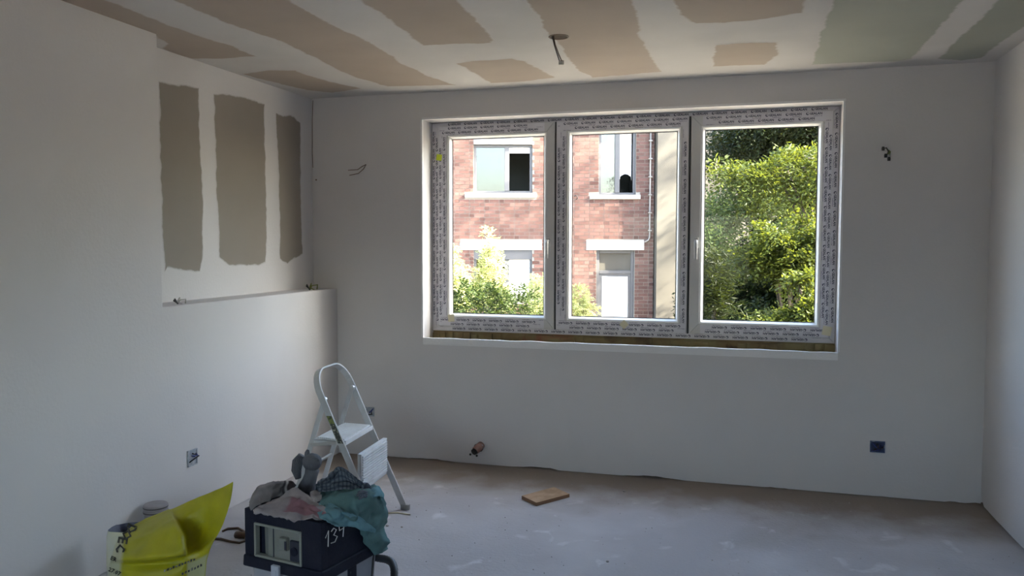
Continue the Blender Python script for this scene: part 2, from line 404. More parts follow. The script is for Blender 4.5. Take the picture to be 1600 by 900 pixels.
# ---- bare plasterboard patches
def patch(name, pts, m, parent, nrm, lift, amp=.014, inset=.03, ext=None):
    """irregular patch of bare board on a plane; nrm points into the room"""
    P = [Vector(p) for p in pts]; dense = []
    for i in range(len(P)):
        a, bb = P[i], P[(i + 1) % len(P)]; k = max(1, int((bb - a).length / .035))
        for j in range(k): dense.append(a.lerp(bb, j / k))
    n = len(dense); out = []
    cen = sum(dense, Vector()) / n; area = sum(((dense[i] - cen).cross(dense[(i + 1) % n] - cen)).dot(nrm) for i in range(n)); sg = 1 if area > 0 else -1
    for i in range(n):
        t = (dense[(i + 1) % n] - dense[i - 1]).normalized(); o = t.cross(nrm) * sg
        w = noise.noise(dense[i] * 9) * amp + noise.noise(dense[i] * 34) * amp * .45
        out.append((dense[i] + o * w + nrm * lift, o))
    # smooth outward normals for a stable inset
    on = [(out[i - 2][1] + out[i - 1][1] + out[i][1] + out[(i + 1) % n][1] + out[(i + 2) % n][1]).normalized() for i in range(n)]
    vs = [o[0] for o in out] + [out[i][0] - on[i] * inset + nrm * .0002 for i in range(n)]
    fs = [(i, (i + 1) % n, n + (i + 1) % n, n + i) for i in range(n)] + [tuple(range(n, 2 * n))]
    me = bpy.data.meshes.new(name); me.from_pydata([tuple(p) for p in vs], [], fs)
    at_ = me.attributes.new('cover', 'FLOAT', 'POINT'); at_.data.foreach_set('value', [0.0] * n + [1.0] * n)
    return link(name, me, m, parent)


def ceil_patch(px, m):
    pts = []
    for u, v in px:
        p = at(u, max(v, 0), 2, H)
        if v <= 0: p.y -= 1.1 + (0 - v)
        pts.append(p)
    patch('bare_board_patch', pts, m, ceiling, Vector((0, 0, -1)), .0012)


for px in ([(90, 0), (187, 0), (240, 28), (300, 52), (365, 72), (402, 88), (340, 92), (300, 92), (275, 86), (254, 75), (262, 68), (240, 55), (200, 46), (160, 31)],
           [(375, 115), (420, 109), (462, 110), (520, 128), (566, 138), (520, 145), (480, 141), (440, 132), (400, 122)],
           [(270, 0), (465, 0), (480, 15), (535, 45), (580, 65), (625, 95), (665, 117), (715, 133), (605, 135), (550, 120), (500, 95), (425, 60), (350, 35)],
           [(570, 0), (715, 0), (740, 20), (755, 40), (775, 62), (768, 67), (660, 71), (645, 60), (615, 37), (585, 17)],
           [(712, 99), (740, 94), (800, 91), (822, 95), (846, 108), (868, 121), (800, 129), (765, 130), (740, 114)],
           [(825, 0), (1008, 0), (1000, 30), (1003, 60), (1020, 88), (1034, 112), (925, 121), (905, 112), (885, 90), (872, 70), (850, 48), (835, 20)],
           [(1045, 0), (1262, 0), (1255, 20), (1210, 28), (1130, 36), (1085, 37), (1058, 24)],
           [(1118, 70), (1170, 65), (1215, 66), (1220, 85), (1195, 101), (1110, 104)]):
    ceil_patch(px, M['bare_tan'])
for px in ([(1300, 0), (1510, 0), (1468, 46), (1426, 92), (1400, 96), (1267, 101), (1280, 50)],
           [(1558, 0), (1700, 0), (1660, 16), (1600, 42), (1565, 66), (1535, 90), (1500, 95), (1463, 92)]):
    ceil_patch(px, M['bare_green'])
for px in ([(247, 126), (268, 129), (290, 131), (311, 137), (313, 207), (316, 300), (318, 402), (312, 424), (288, 425), (273, 420), (261, 420), (256, 428), (251, 300)],
           [(333, 146), (345, 145), (357, 147), (376, 150), (413, 163), (415, 265), (417, 373), (415, 411), (386, 417), (357, 415), (342, 402), (337, 270)],
           [(430, 175), (440, 180), (454, 179), (469, 192), (471, 353), (473, 397), (449, 412), (437, 405), (434, 256)]):
    patch('bare_board_patch', [at(u, v, 0, XN) for u, v in px], M['bare_niche'], wall_left, Vector((1, 0, 0)), .0012, .012, .02)

# ------------------------------------------------------------------ window_1
FY = .18                                                   # plane of the outer frame's room face
FX0, FX1, FZ0, FZ1 = WX1 + .001, WX2 - .001, .878, WZ2 - .001
SASH = [(-2.068, -1.239, -1.973, -1.319), (-1.228, -.368, -1.126, -.440), (-.352, .487, -.267, .405)]
SZ0, SZ1, GZ0, GZ1 = .912, 2.296, 1.002, 2.207


def frame_bars(mb, x0, x1, z0, z1, a, bb, cc, d, y0, y1):  # mitred rectangle of four bars: widths left, right, bottom, top
    o = [(x0, z0), (x1, z0), (x1, z1), (x0, z1)]; i = [(x0 + a, z0 + cc), (x1 - bb, z0 + cc), (x1 - bb, z1 - d), (x0 + a, z1 - d)]
    for k in range(4):
        j = (k + 1) % 4
        vs = [(p[0], y, p[1]) for y in (y0, y1) for p in (o[k], o[j], i[j], i[k])]
        mb.add(vs, [(0, 1, 2, 3), (7, 6, 5, 4), (0, 4, 5, 1), (2, 6, 7, 3), (1, 5, 6, 2), (0, 3, 7, 4)])
    return mb


b = MB(); frame_bars(b, FX0, FX1, FZ0, FZ1, .065, .065, .06, .06, FY, FY + .07)
for x in (-1.2335, -.360): b.box(x - .045, x + .045, FY, FY + .07, FZ0 + .06, FZ1 - .06)
window = tag(b.build('window_1', M['film'], bevel=.003), 'triple white plastic window wrapped in printed lavender film', kind='structure')

b = MB()
for x in (-1.2335, -.360): b.box(x - .0055, x + .0055, FY - .003, FY, SZ0, SZ1)  # black strips stand in for the shadow in the gaps between sashes
b.build('sash_gap_shade', M['gasket'], window)
# lettering bank: logo and word as flat print
fc = bpy.data.curves.new('word', 'FONT'); fc.body = 'GEALAN'; fc.size = .026; fc.resolution_u = 1
fo = bpy.data.objects.new('word', fc); COL.objects.link(fo)


def text_mesh(body, size, shear=0.0, bold=0.0):
    fc.body = body; fc.size = size; fc.shear = shear; fc.offset = bold
    bpy.context.view_layer.update()
    ev = fo.evaluated_get(bpy.context.evaluated_depsgraph_get()); me = ev.to_mesh()
    vs = np.array([v.co[:2] for v in me.vertices]); fs = [tuple(p.vertices) for p in me.polygons]; ev.to_mesh_clear()
    return vs, fs


def ring2(cx, cz, r0, r1, a0, a1, n=14):
    vs = []; fs = []
    for k in range(n + 1):
        a = a0 + (a1 - a0) * k / n
        vs += [(cx + r0 * math.cos(a), cz + r0 * math.sin(a)), (cx + r1 * math.cos(a), cz + r1 * math.sin(a))]
    for k in range(n): fs.append((2 * k, 2 * k + 1, 2 * k + 3, 2 * k + 2))
    return np.array(vs), fs


wv, wf = text_mesh('GEALAN', .0192, 0, .0006)
LOGO = []
LOGO.append(ring2(.011, .0085, .0082, .0102, R(-20), R(340)))                            # thin ring
v_, f_ = [], []
for k in range(13):                                         # the dark crescent at its lower left
    a = R(150) + R(190) * k / 12
    v_ += [(.011 + .0095 * math.cos(a), .0085 + .0095 * math.sin(a)), (.0145 + .0075 * math.cos(a), .0115 + .0075 * math.sin(a))]
LOGO.append((np.array(v_), [(2 * k, 2 * k + 1, 2 * k + 3, 2 * k + 2) for k in range(12)]))
MARK_V = [l[0] * .86 + np.array([0, -.001]) for l in LOGO] + [wv + np.array([.0200, 0])]; MARK_F = [l[1] for l in LOGO] + [wf]
MARK_W = .0200 + wv[:, 0].max()


PITCH_M = .118


def film_print(name, x0, x1, z0, z1, y, turn, parent, rows, phase):
    """rows of print on a bar; turn = 0 upright, 1 reading up, 2 upside down, 3 reading down"""
    V, Fc, V2, F2 = [], [], [], []
    L, Wd = ((x1 - x0), (z1 - z0)) if turn in (0, 2) else ((z1 - z0), (x1 - x0))

    def place(p):
        lx, lz = p
        if turn == 0: return (x0 + lx, y, z0 + lz)
        if turn == 2: return (x1 - lx, y, z1 - lz)
        if turn == 1: return (x1 - lz, y, z0 + lx)
        return (x0 + lz, y, z1 - lx)
    rr = random.Random(int(phase * 1000) + turn)
    for r_ in range(rows):
        bz = Wd * (r_ + .5) / rows - .005; x = -.10 + ((phase + r_ * .043) % PITCH_M)
        while x < L:
            if x > .004 and x + MARK_W < L - .004:
                for mv, mf in zip(MARK_V, MARK_F):
                    n0 = len(V); V += [place((x + p[0], bz + p[1])) for p in mv]; Fc += [tuple(i + n0 for i in q_) for q_ in mf]
            sx = x + .042                          # the small second line between the words, too fine to read
            for k in range(7):
                a = sx + k * .0075; e = a + rr.uniform(.0035, .0065); zb = bz - .0105; zt = zb + rr.uniform(.003, .0055)
                if a > .004 and e < L - .004:
                    n0 = len(V2); V2 += [place(p) for p in ((a, zb), (e, zb), (e, zt), (a, zt))]; F2.append((n0, n0 + 1, n0 + 2, n0 + 3))
            x += PITCH_M
    for nm, vv, ff, mm in ((name, V, Fc, M['ink']), ('fine_print', V2, F2, M['ink_pale'])):
        if vv:
            me = bpy.data.meshes.new(nm); me.from_pydata(vv, [], ff); link(nm, me, mm, parent)


# print on the outer frame
film_print('film_lettering', FX0 + .05, FX1 - .05, SZ1 + .002, FZ1 - .003, FY - .0008, 0, window, 1, .05)
film_print('film_lettering', FX0 + .05, FX1 - .05, FZ0 + .006, SZ0 - .002, FY - .0008, 2, window, 1, .09)
film_print('film_lettering', FX0 + .002, SASH[0][0] - .002, FZ0 + .03, FZ1 - .03, FY - .0008, 1, window, 2, .02)
film_print('film_lettering', SASH[2][1] + .002, FX1 - .002, FZ0 + .03, FZ1 - .03, FY - .0008, 3, window, 1, .11)
SY = FY - .016
for k, (x0, x1, g0, g1) in enumerate(SASH):
    b = MB(); frame_bars(b, x0, x1, SZ0, SZ1, g0 - x0 - .022, x1 - g1 - .022, GZ0 - SZ0 - .022, SZ1 - GZ1 - .022, SY, FY + .045)
    sash = b.build('sash', M['pvc'], window, bevel=.004, seg=2)
    b = MB()                                                # glazing bead: sloped inner lining right up to the glass
    xo = [(g0 - .024, GZ0 - .024), (g1 + .024, GZ0 - .024), (g1 + .024, GZ1 + .024), (g0 - .024, GZ1 + .024)]
    xi = [(g0, GZ0), (g1, GZ0), (g1, GZ1), (g0, GZ1)]
    for q_ in range(4):
        j = (q_ + 1) % 4
        mids = [((xo[i][0] * .55 + xi[i][0] * .45), (xo[i][1] * .55 + xi[i][1] * .45)) for i in (q_, j)]
        b.add([(xo[q_][0], SY + .003, xo[q_][1]), (xo[j][0], SY + .003, xo[j][1]), (mids[1][0], SY + .005, mids[1][1]), (mids[0][0], SY + .005, mids[0][1]),
               (xi[q_][0], SY + .034, xi[q_][1]), (xi[j][0], SY + .034, xi[j][1])], [(0, 1, 2, 3), (3, 2, 5, 4)])
    b.build('glazing_bead', M['bead'], sash)
    b = MB(); frame_bars(b, g0 - .004, g1 + .004, GZ0 - .004, GZ1 + .004, .008, .008, .008, .008, SY + .033, SY + .036)
    b.build('gasket', M['gasket'], sash)
    b = MB(); b.box(g0 - .003, g1 + .003, SY + .037, SY + .041, GZ0 - .003, GZ1 + .003); b.build('glass_pane', M['glass'], sash)
    # protective film on the sash bars (the handle stiles are bare)
    lw = g0 - x0 - .034; rw = x1 - g1 - .034
    bars = [(x0 + .003, x1 - .003 if k == 1 else (x1 - .07 if k == 0 else x1 - .003), SZ1 - .062, SZ1 - .003, 0, 2),
            (x0 + .003, x1 - .003 if k == 1 else (x1 - .07 if k == 0 else x1 - .003), SZ0 + .003, SZ0 + .062, 2, 2)]
    if k == 2: bars = [(x0 + .07, x1 - .003, SZ1 - .062, SZ1 - .003, 0, 2), (x0 + .07, x1 - .003, SZ0 + .003, SZ0 + .062, 2, 2)]
    if k != 2: bars.append((x0 + .003, x0 + lw, SZ0 + .064, SZ1 - .064, 1, 2))
    if k != 0: bars.append((x1 - rw, x1 - .003, SZ0 + .064, SZ1 - .064, 3, 2 if k == 2 else 1))
    fb = MB()
    for (bx0, bx1, bz0, bz1, t, nr) in bars: fb.box(bx0, bx1, SY - .0006, SY, bz0, bz1)
    fb.build('protective_film', M['film'], sash)
    for q_, (bx0, bx1, bz0, bz1, t, nr) in enumerate(bars):
        film_print('film_lettering', bx0, bx1, bz0, bz1, SY - .0012, t, sash, nr, .031 * (q_ + 3 * k) + .01)
    if k in (0, 2):                                         # handle
        hx = -1.279 if k == 0 else -.312
        b = MB(); b.box(hx - .014, hx + .014, SY - .012, SY, 1.46, 1.53); hb = b.build('handle', M['pvc'], sash, bevel=.005, seg=3)
        b = MB(); b.tube([(hx, SY - .01, 1.505), (hx, SY - .045, 1.505), (hx, SY - .05, 1.49), (hx, SY - .05, 1.39)], [.010, .010, .011, .010], 10)
        b.build('lever', M['pvc'], hb, smooth=True)

b = MB(); b.box(FX0, FX1, FY + .012, FY + .07, WZ1 - .05, FZ0)   # rough timber packing under the frame
n = 46
for i in range(n):
    x0 = FX0 + (FX1 - FX0) * i / n; ln = (FX1 - FX0) / n * random.uniform(.6, 1.25)
    b.box(x0, min(x0 + ln, FX1), FY - random.uniform(.0, .012), FY + .012, WZ1 - .05, FZ0 - random.uniform(.006, .02))
b.build('rough_packing', M['foam'], window)
b = MB(); b.box(WX1 + .002, WX2 - .002, .03, FY, WZ1 - .05, WZ1 - .022); n = 60
for i in range(n):
    x0 = FX0 + (FX1 - FX0 - .03) * random.random(); y0 = random.uniform(.04, .16); s_ = random.uniform(.006, .022)
    b.box(x0, x0 + s_ * 1.6, y0, y0 + s_, WZ1 - .03, WZ1 - .022 + s_ * .35)
b.build('rough_sill', M['foam'], window)

# tape and sticker on the sashes
def stuck(name, u, v, w, h, rot, m, label, cat, y=SY - .0022, grp=None):
    p = at(u, v, 1, y); mt = Matrix.Translation(p) @ Matrix.Rotation(rot, 4, 'Y'); b = MB(); b.box(-w / 2, w / 2, -.0006, .0008, -h / 2, h / 2, mt)
    return tag(b.build(name, m, loc=p), label, cat, grp)


stuck('sticker', 686, 246, .040, .042, R(8), M['yellow_note'], 'small lime yellow sticker on the left window jamb', 'sticker', FY - .0165 - .0022)
stuck('tape_piece', 705, 497, .046, .050, R(-4), M['tape'], 'beige tape square at lower left corner of left pane', 'tape')
stuck('tape_piece', 975, 507, .044, .044, R(45), M['tape'], 'diamond of beige tape below the middle pane', 'tape')
stuck('tape_piece', 1292, 517, .052, .056, R(10), M['tape'], 'beige tape square at lower right corner of right pane', 'tape')


# ------------------------------------------------------------------ house across the garden
HO = CAM + FH * 16.9
house = empty('brick_house', (HO.x, HO.y, GZ), YAW)
tag(house, 'red brick house with grey windows and white stone lintels across the garden', 'house')
# local frame: x to the right, y away, z above ground
HX0, HX1, HZ1 = -7.0, 2.95, 5.55
g = -GZ
OPEN = [(-.80, .42, 2.53 + g, 3.70 + g), (1.80, 2.57, 2.50 + g, 3.85 + g), (-.80, .42, .30 + g, 1.36 + g), (1.76, 2.56, -.98 + g, 1.36 + g), (-5.2, -3.9, 2.53 + g, 3.70 + g)]
STONES = [(-.98, .51, 2.45 + g, 2.53 + g), (1.62, 2.66, 2.42 + g, 2.50 + g), (-1.08, .62, 1.36 + g, 1.56 + g), (1.55, 2.75, 1.36 + g, 1.56 + g), (-5.4, -3.7, 2.45 + g, 2.53 + g)]
b = MB(); cells(b, HX0, HX1, 0, HZ1, .012, .30, OPEN); b.build('mortar_wall', M['mortar'], house)
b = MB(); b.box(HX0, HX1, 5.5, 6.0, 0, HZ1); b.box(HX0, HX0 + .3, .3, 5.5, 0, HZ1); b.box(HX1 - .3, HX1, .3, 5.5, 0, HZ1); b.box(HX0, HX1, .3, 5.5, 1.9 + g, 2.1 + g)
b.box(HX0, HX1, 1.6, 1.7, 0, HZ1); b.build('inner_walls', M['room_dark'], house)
b = MB(); b.add([(HX0 - .3, -.35, HZ1), (HX1, -.35, HZ1), (HX1, 3, HZ1 + 1.3), (HX0 - .3, 3, HZ1 + 1.3), (HX0 - .3, 6.3, HZ1), (HX1, 6.3, HZ1)], [(0, 1, 2, 3), (3, 2, 5, 4), (0, 4, 5, 1), (0, 3, 4), (1, 2, 5)])
b.build('roof', M['roof'], house)
for i, (x0, x1, z0, z1) in enumerate(STONES):
    b = MB(); b.box(x0, x1, -.05 if z1 - z0 < .1 else -.012, .2, z0, z1)
    b.build('lintel' if z1 - z0 > .1 else 'window_sill', M['stone'], house, bevel=.006)
# bricks in Flemish bond
CH, BH, LS, LH, J = .075, .063, .195, .094, .011
blocks = OPEN + STONES
vis = [(-1.27, .66, .55 + g, 3.70 + g), (1.23, 2.95, -.05 + g, 3.82 + g)]
single, rest = [], []
row = 0; z = .01
while z + BH < HZ1:
    x = HX0 + (0 if row % 2 == 0 else -(LS + J) / 2 + (LH + J) * .1); k = 0
    while x < HX1:
        ln = LS if k % 2 == 0 else LH
        segs = [(max(x, HX0), min(x + ln, HX1))]
        for (a, e, c0, c1) in blocks:
            if c0 - .004 < z + BH and c1 + .004 > z:
                ns = []
                for (s0, s1) in segs:
                    if e <= s0 or a >= s1: ns.append((s0, s1)); continue
                    if a - s0 > .03: ns.append((s0, a - .004))
                    if s1 - e > .03: ns.append((e + .004, s1))
                segs = ns
        for (s0, s1) in segs:
            if s1 - s0 < .03: continue
            full = abs(s1 - s0 - LS) < 1e-4 and any(v[0] < s0 and s1 < v[1] and v[2] < z < v[3] for v in vis)
            (single if full else rest).append((s0, s1, z))
        x += ln + J; k += 1
    z += CH; row += 1
if len(single) > 300:
    random.Random(3).shuffle(single); rest += single[300:]; single = single[:300]
bme = MB(); bme.box(-LS / 2, LS / 2, 0, .1, -BH / 2, BH / 2)
me = bpy.data.meshes.new('brick'); me.from_pydata(bme.v, [], bme.f); me.materials.append(M['brick'])
for (s0, s1, z) in single:
    o = bpy.data.objects.new('brick', me); COL.objects.link(o); o.parent = house
    o.location = ((s0 + s1) / 2, random.uniform(-.003, .004), z + BH / 2); o.rotation_euler = (random.uniform(-.01, .01), random.uniform(-.006, .006), random.uniform(-.012, .012))
V, Fc, tone = [], [], []
for (s0, s1, z) in rest:
    y = random.uniform(-.003, .004); n0 = len(V); t = min(1, max(0, random.gauss(.45, .28)))
    V += [(s0, .1, z), (s1, .1, z), (s1, .1, z + BH), (s0, .1, z + BH), (s0, y, z), (s1, y, z), (s1, y, z + BH), (s0, y, z + BH)]
    Fc += [(4, 5, 6, 7), (0, 4, 7, 3), (5, 1, 2, 6), (7, 6, 2, 3), (0, 1, 5, 4)]; Fc[-5:] = [tuple(i + n0 for i in q_) for q_ in Fc[-5:]]; tone += [t] * 5
me = bpy.data.meshes.new('brick_courses'); me.from_pydata(V, [], Fc); a_ = me.attributes.new('tone', 'FLOAT', 'FACE'); a_.data.foreach_set('value', tone)
o = link('brick_courses', me, M['brick_mass'], house); o['kind'] = 'stuff'


def house_window(x0, x1, z0, z1, mull, box=0, door=False):
    b = MB(); yw = .07; w = .055; z2 = z1 - box
    b.box(x0, x1, yw, yw + .06, z0, z0 + w); b.box(x0, x1, yw, yw + .06, z2 - w, z2); b.box(x0, x0 + w, yw, yw + .06, z0 + w, z2 - w); b.box(x1 - w, x1, yw, yw + .06, z0 + w, z2 - w)
    if mull is not None: b.box(mull - .05, mull + .05, yw - .012, yw + .06, z0 + w, z2 - w)
    return b.build('window_frame', M['grey_frame'], house, bevel=.004), yw


def pane(par, x0, x1, z0, z1, y, m, name='pane'):
    b = MB(); b.box(x0, x1, y, y + .008, z0, z1); return b.build(name, m, par)


# upper left window: left light closed and mirroring the sky, right light open on the dark room
x0, x1, z0, z1 = OPEN[0]; wf, yw = house_window(x0, x1, z0, z1, -.11, .16)
pane(wf, x0 + .05, -.15, z0 + .05, z1 - .21, yw + .03, M['far_glass'])
pane(wf, -.07, x1 - .05, z1 - .33, z1 - .21, yw + .03, M['curtain'], 'blind')
b = MB(); b.box(x0 - .0, x1, .0, .14, z1 - .16, z1)
for k in range(4): b.box(x0, x1, -.006, .0, z1 - .155 + k * .04, z1 - .155 + k * .04 + .03)
b.build('shutter_box', M['shutter'], house)
# upper right window with a lace curtain
x0, x1, z0, z1 = OPEN[1]; wf, yw = house_window(x0, x1, z0, z1, 2.19)
pane(wf, x0 + .05, 2.15, z0 + .05, z1 - .05, yw + .03, M['far_glass'])
b = MB(); cols = 15
top, lowz = z1 - .05, z0 + .38
for i in range(cols + 1):
    x = 2.25 + (x1 - .07 - 2.25) * i / cols; y = yw + .10 + .018 * math.sin(i * 1.7); zz = lowz + .07 * abs(math.sin(i / cols * math.pi)) - .08 * (i == 0 or i == cols)
    b.v += [(x, y, top), (x, y, zz), (x, y + .004, top), (x, y + .004, zz)]
for i in range(cols): q_ = i * 4; b.f += [(q_, q_ + 4, q_ + 5, q_ + 1), (q_ + 2, q_ + 3, q_ + 7, q_ + 6), (q_ + 1, q_ + 5, q_ + 7, q_ + 3)]
b.build('lace_curtain', M['curtain'], wf)
# lower left window, shutter half down
x0, x1, z0, z1 = OPEN[2]; wf, yw = house_window(x0, x1, z0, z1, -.11)
pane(wf, x0 + .05, -.15, z0 + .05, z1 - .05, yw + .03, M['far_glass'])
b = MB()
for k in range(9): b.box(-.06, x1 - .05, yw + .015, yw + .03, z0 + .05 + k * .09, z0 + .05 + k * .09 + .085)
b.build('roller_shutter', M['stone'], wf)
b = MB(); b.box(x0, x1, .03, .16, z1 - .2, z1); b.build('shutter_box', M['grey_frame'], house)
x0, x1, z0, z1 = OPEN[4]; wf, yw = house_window(x0, x1, z0, z1, -4.55); pane(wf, x0 + .05, x1 - .05, z0 + .05, z1 - .05, yw + .03, M['far_glass'])
# door with a transom panel
x0, x1, z0, z1 = OPEN[3]
b = MB(); yw = .09; zt = .93 + g
b.box(x0, x0 + .07, yw, yw + .07, z0, z1); b.box(x1 - .07, x1, yw, yw + .07, z0, z1); b.box(x0 + .07, x1 - .07, yw, yw + .07, z1 - .07, z1); b.box(x0 + .07, x1 - .07, yw, yw + .07, zt - .07, zt)
dr = b.build('door_frame', M['grey_frame'], house, bevel=.004)
b = MB(); b.box(x0 + .06, x1 - .06, yw + .03, yw + .05, zt - .02, z1 - .05); b.build('transom_panel', M['render'], dr)
b = MB(); b.box(x0 + .07, x1 - .07, yw + .02, yw + .055, z0, zt - .07); dl = b.build('door_rails', M['grey_frame'], dr, bevel=.003)
b = MB(); b.box(x0 + .13, x1 - .13, yw + .012, yw + .03, z0 + .1, zt - .13); b.build('door_panel', M['door_leaf'], dr, bevel=.003)
# downpipe
b = MB(); b.tube([(2.86, -.05, HZ1 - .1), (2.86, -.05, 1.62 + g), (2.83, -.05, 1.56 + g), (2.76, -.05, 1.53 + g)], .017, 8); dp = b.build('downpipe', M['pipe_white'], house, smooth=True)
for k in range(9):
    b = MB(); z = 1.75 + g + k * .37; b.box(2.825, 2.895, -.082, -.0, z, z + .03); b.build('clamp', M['pipe_white'], dp)
b = MB(); b.tube([(1.29, -.03, 2.47 + g), (1.33, -.06, 2.49 + g), (1.36, -.05, 2.44 + g), (1.33, -.02, 2.41 + g)], .012, 6); b.build('wall_hook', M['wire_black'], house)
# rendered building beside it
rb = empty('rendered_building', (HO.x, HO.y, GZ), YAW); tag(rb, 'plain grey rendered building beside the brick house', 'building')
b = MB(); b.box(2.97, 6.4, -.25, 5, 0, 5.7); b.build('rendered_wall', M['render'], rb)
b = MB(); b.box(2.97, 6.5, -.35, 5.1, 5.7, 5.82); b.build('coping', M['stone'], rb)


# ------------------------------------------------------------------ plants
def leaves_mesh(name, C, A, N, Ls, Ws, m, parent, tone):
    """folded diamond leaves: centres C, axes A, normals N"""
    n = len(C); S = np.cross(A, N); S /= np.linalg.norm(S, axis=1)[:, None] + 1e-9
    N = np.cross(S, A)
    base = C; tip = C + A * Ls[:, None]; mid = C + A * (Ls * .45)[:, None] + N * (Ws * .18)[:, None]
    l = mid + S * (Ws * .5)[:, None]; r = mid - S * (Ws * .5)[:, None]
    V = np.stack([base, l, tip, r], 1).reshape(-1, 3); idx = np.arange(n)[:, None] * 4
    Fi = np.concatenate([idx + [0, 2, 1], idx + [0, 3, 2]], 1).reshape(-1, 3)
    me = bpy.data.meshes.new(name); me.vertices.add(len(V)); me.vertices.foreach_set('co', V.astype(np.float32).ravel())
    me.loops.add(Fi.size); me.loops.foreach_set('vertex_index', Fi.astype(np.int32).ravel()); me.polygons.add(len(Fi))
    me.polygons.foreach_set('loop_start', np.arange(0, Fi.size, 3, dtype=np.int32)); me.update(calc_edges=True)
    a = me.attributes.new('tone', 'FLOAT', 'FACE'); a.data.foreach_set('value', np.repeat(np.clip(tone, 0, 1), 2).astype(np.float32))
    o = link(name, me, m, parent); o['kind'] = 'stuff'; return o


def unit(v): return v / (np.linalg.norm(v, axis=1)[:, None] + 1e-9)


def twigs(clumps, per, k, tl, ll, lw, droop, spread=1.0, up=0.0, shell=.45):
    """leaf arrays for twigs that stand on ellipsoid clumps (x,y,z,rx,ry,rz); k leaves per twig"""
    Cs, As, Ns, Ls, Ws, T = [], [], [], [], [], []
    tot = sum(c[3] * c[4] + c[3] * c[5] + c[4] * c[5] for c in clumps)
    for c in clumps:
        n = max(6, int(per * (c[3] * c[4] + c[3] * c[5] + c[4] * c[5]) / tot))
        d = unit(rng.normal(size=(n, 3))); rad = 1 - shell * rng.random(n) ** 1.6
        P = np.array(c[:3]) + d * np.array(c[3:6]) * rad[:, None]
        D = unit(d * .8 + rng.normal(size=(n, 3)) * .55 * spread + np.array([0, 0, up]))
        side = unit(np.cross(D, rng.normal(size=(n, 3)) * .35 + np.array([0, 0, 1.])))
        tone = np.clip(.5 + .25 * rng.normal(size=n), 0, 1)
        for j in range(k):
            t = (j + .5) / k; s = 1 if j % 2 else -1
            q = P + D * (tl * (t - .3))[..., None] if np.ndim(tl) else P + D * tl * (t - .3)
            q = q - np.array([0, 0, 1.]) * droop * tl * t * t
            ax = unit(D * .65 + side * s * .9 + rng.normal(size=(n, 3)) * .22 - np.array([0, 0, .25]))
            nr = unit(np.cross(D, side) + rng.normal(size=(n, 3)) * .35)
            Cs.append(q); As.append(ax); Ns.append(nr); Ls.append(ll * rng.uniform(.7, 1.2, n)); Ws.append(lw * rng.uniform(.7, 1.2, n)); T.append(tone + .12 * rng.normal(size=n))
    return [np.concatenate(x) for x in (Cs, As, Ns, Ls, Ws, T)]


def plant(name, base, clumps, m, label, cat, per=1500, k=8, tl=.35, ll=.07, lw=.035, droop=.3, trunk=.06, up=0., group=None, shell=.45, branches=True):
    root = empty(name, base); tag(root, label, cat, group)
    bx, by, bz = base; rel = [(c[0] - bx, c[1] - by, c[2] - bz, *c[3:]) for c in clumps]
    C, A, N, L, Wd, T = twigs(rel, per, k, tl, ll, lw, droop, 1, up, shell)
    leaves_mesh('foliage', C, A, N, L, Wd, m, root, T)
    cx = sum(c[0] for c in rel) / len(rel); cy = sum(c[1] for c in rel) / len(rel); zt = min(c[2] for c in rel)
    b = MB(); top = Vector((cx * .6, cy * .6, max(zt, .25))); b.tube([(0, 0, -.03), (cx * .2, cy * .2, top.z * .5), top], [trunk, trunk * .8, trunk * .6], 8)
    for c in rel[::1 if len(rel) < 14 else 5]:
        e = Vector(c[:3]); mid = top.lerp(e, .5) + Vector((0, 0, .1)); b.tube([Vector((cx * .2, cy * .2, top.z * .5)), mid, e], [trunk * .55, trunk * .4, trunk * .12], 6)
    b.build('trunk', M['bark'], root, smooth=True); return root


def blob(u, v, z, r, ry=None, rz=None):                     # clump round a pixel's point at depth z
    p = dep(u, v, z); return (p.x, p.y, p.z, r, ry or r, rz or r)


def fray(cl, n=6, k=.5, flat=.6, seed=1):                  # break big clumps into uneven flat tiers
    rr = random.Random(seed); out = []
    for (x, y, z, a, b_, c_) in cl:
        for _ in range(n):
            q_ = Vector((rr.gauss(0, 1), rr.gauss(0, 1), rr.gauss(0, 1))).normalized() * rr.uniform(.35, 1.0); s_ = k * rr.uniform(.6, 1.25)
            out.append((x + q_.x * a * .85, y + q_.y * b_ * .85, z + q_.z * c_ * .9, a * s_, b_ * s_, c_ * s_ * flat))
    return out


def base_under(cl, dx=0, dy=0):
    return (sum(c[0] for c in cl) / len(cl) + dx, sum(c[1] for c in cl) / len(cl) + dy, GZ)


# hedge under the left pane
hp0, hp1 = dep(640, 470, 9.6), dep(818, 470, 9.6)
cl = []
for i in range(9):
    for zz in (.70, .12, -.5):
        p = hp0.lerp(hp1, i / 8); cl.append((p.x, p.y, zz + random.uniform(-.03, .03), .24, .34, .30))
hb = base_under(cl)
plant('hedge', hb, cl, M['leaf_hedge'], 'clipped green hedge below the left pane in front of the brick house', 'hedge', per=2600, k=9, tl=.16, ll=.055, lw=.022, droop=.2, trunk=.05, up=.5, shell=.6)
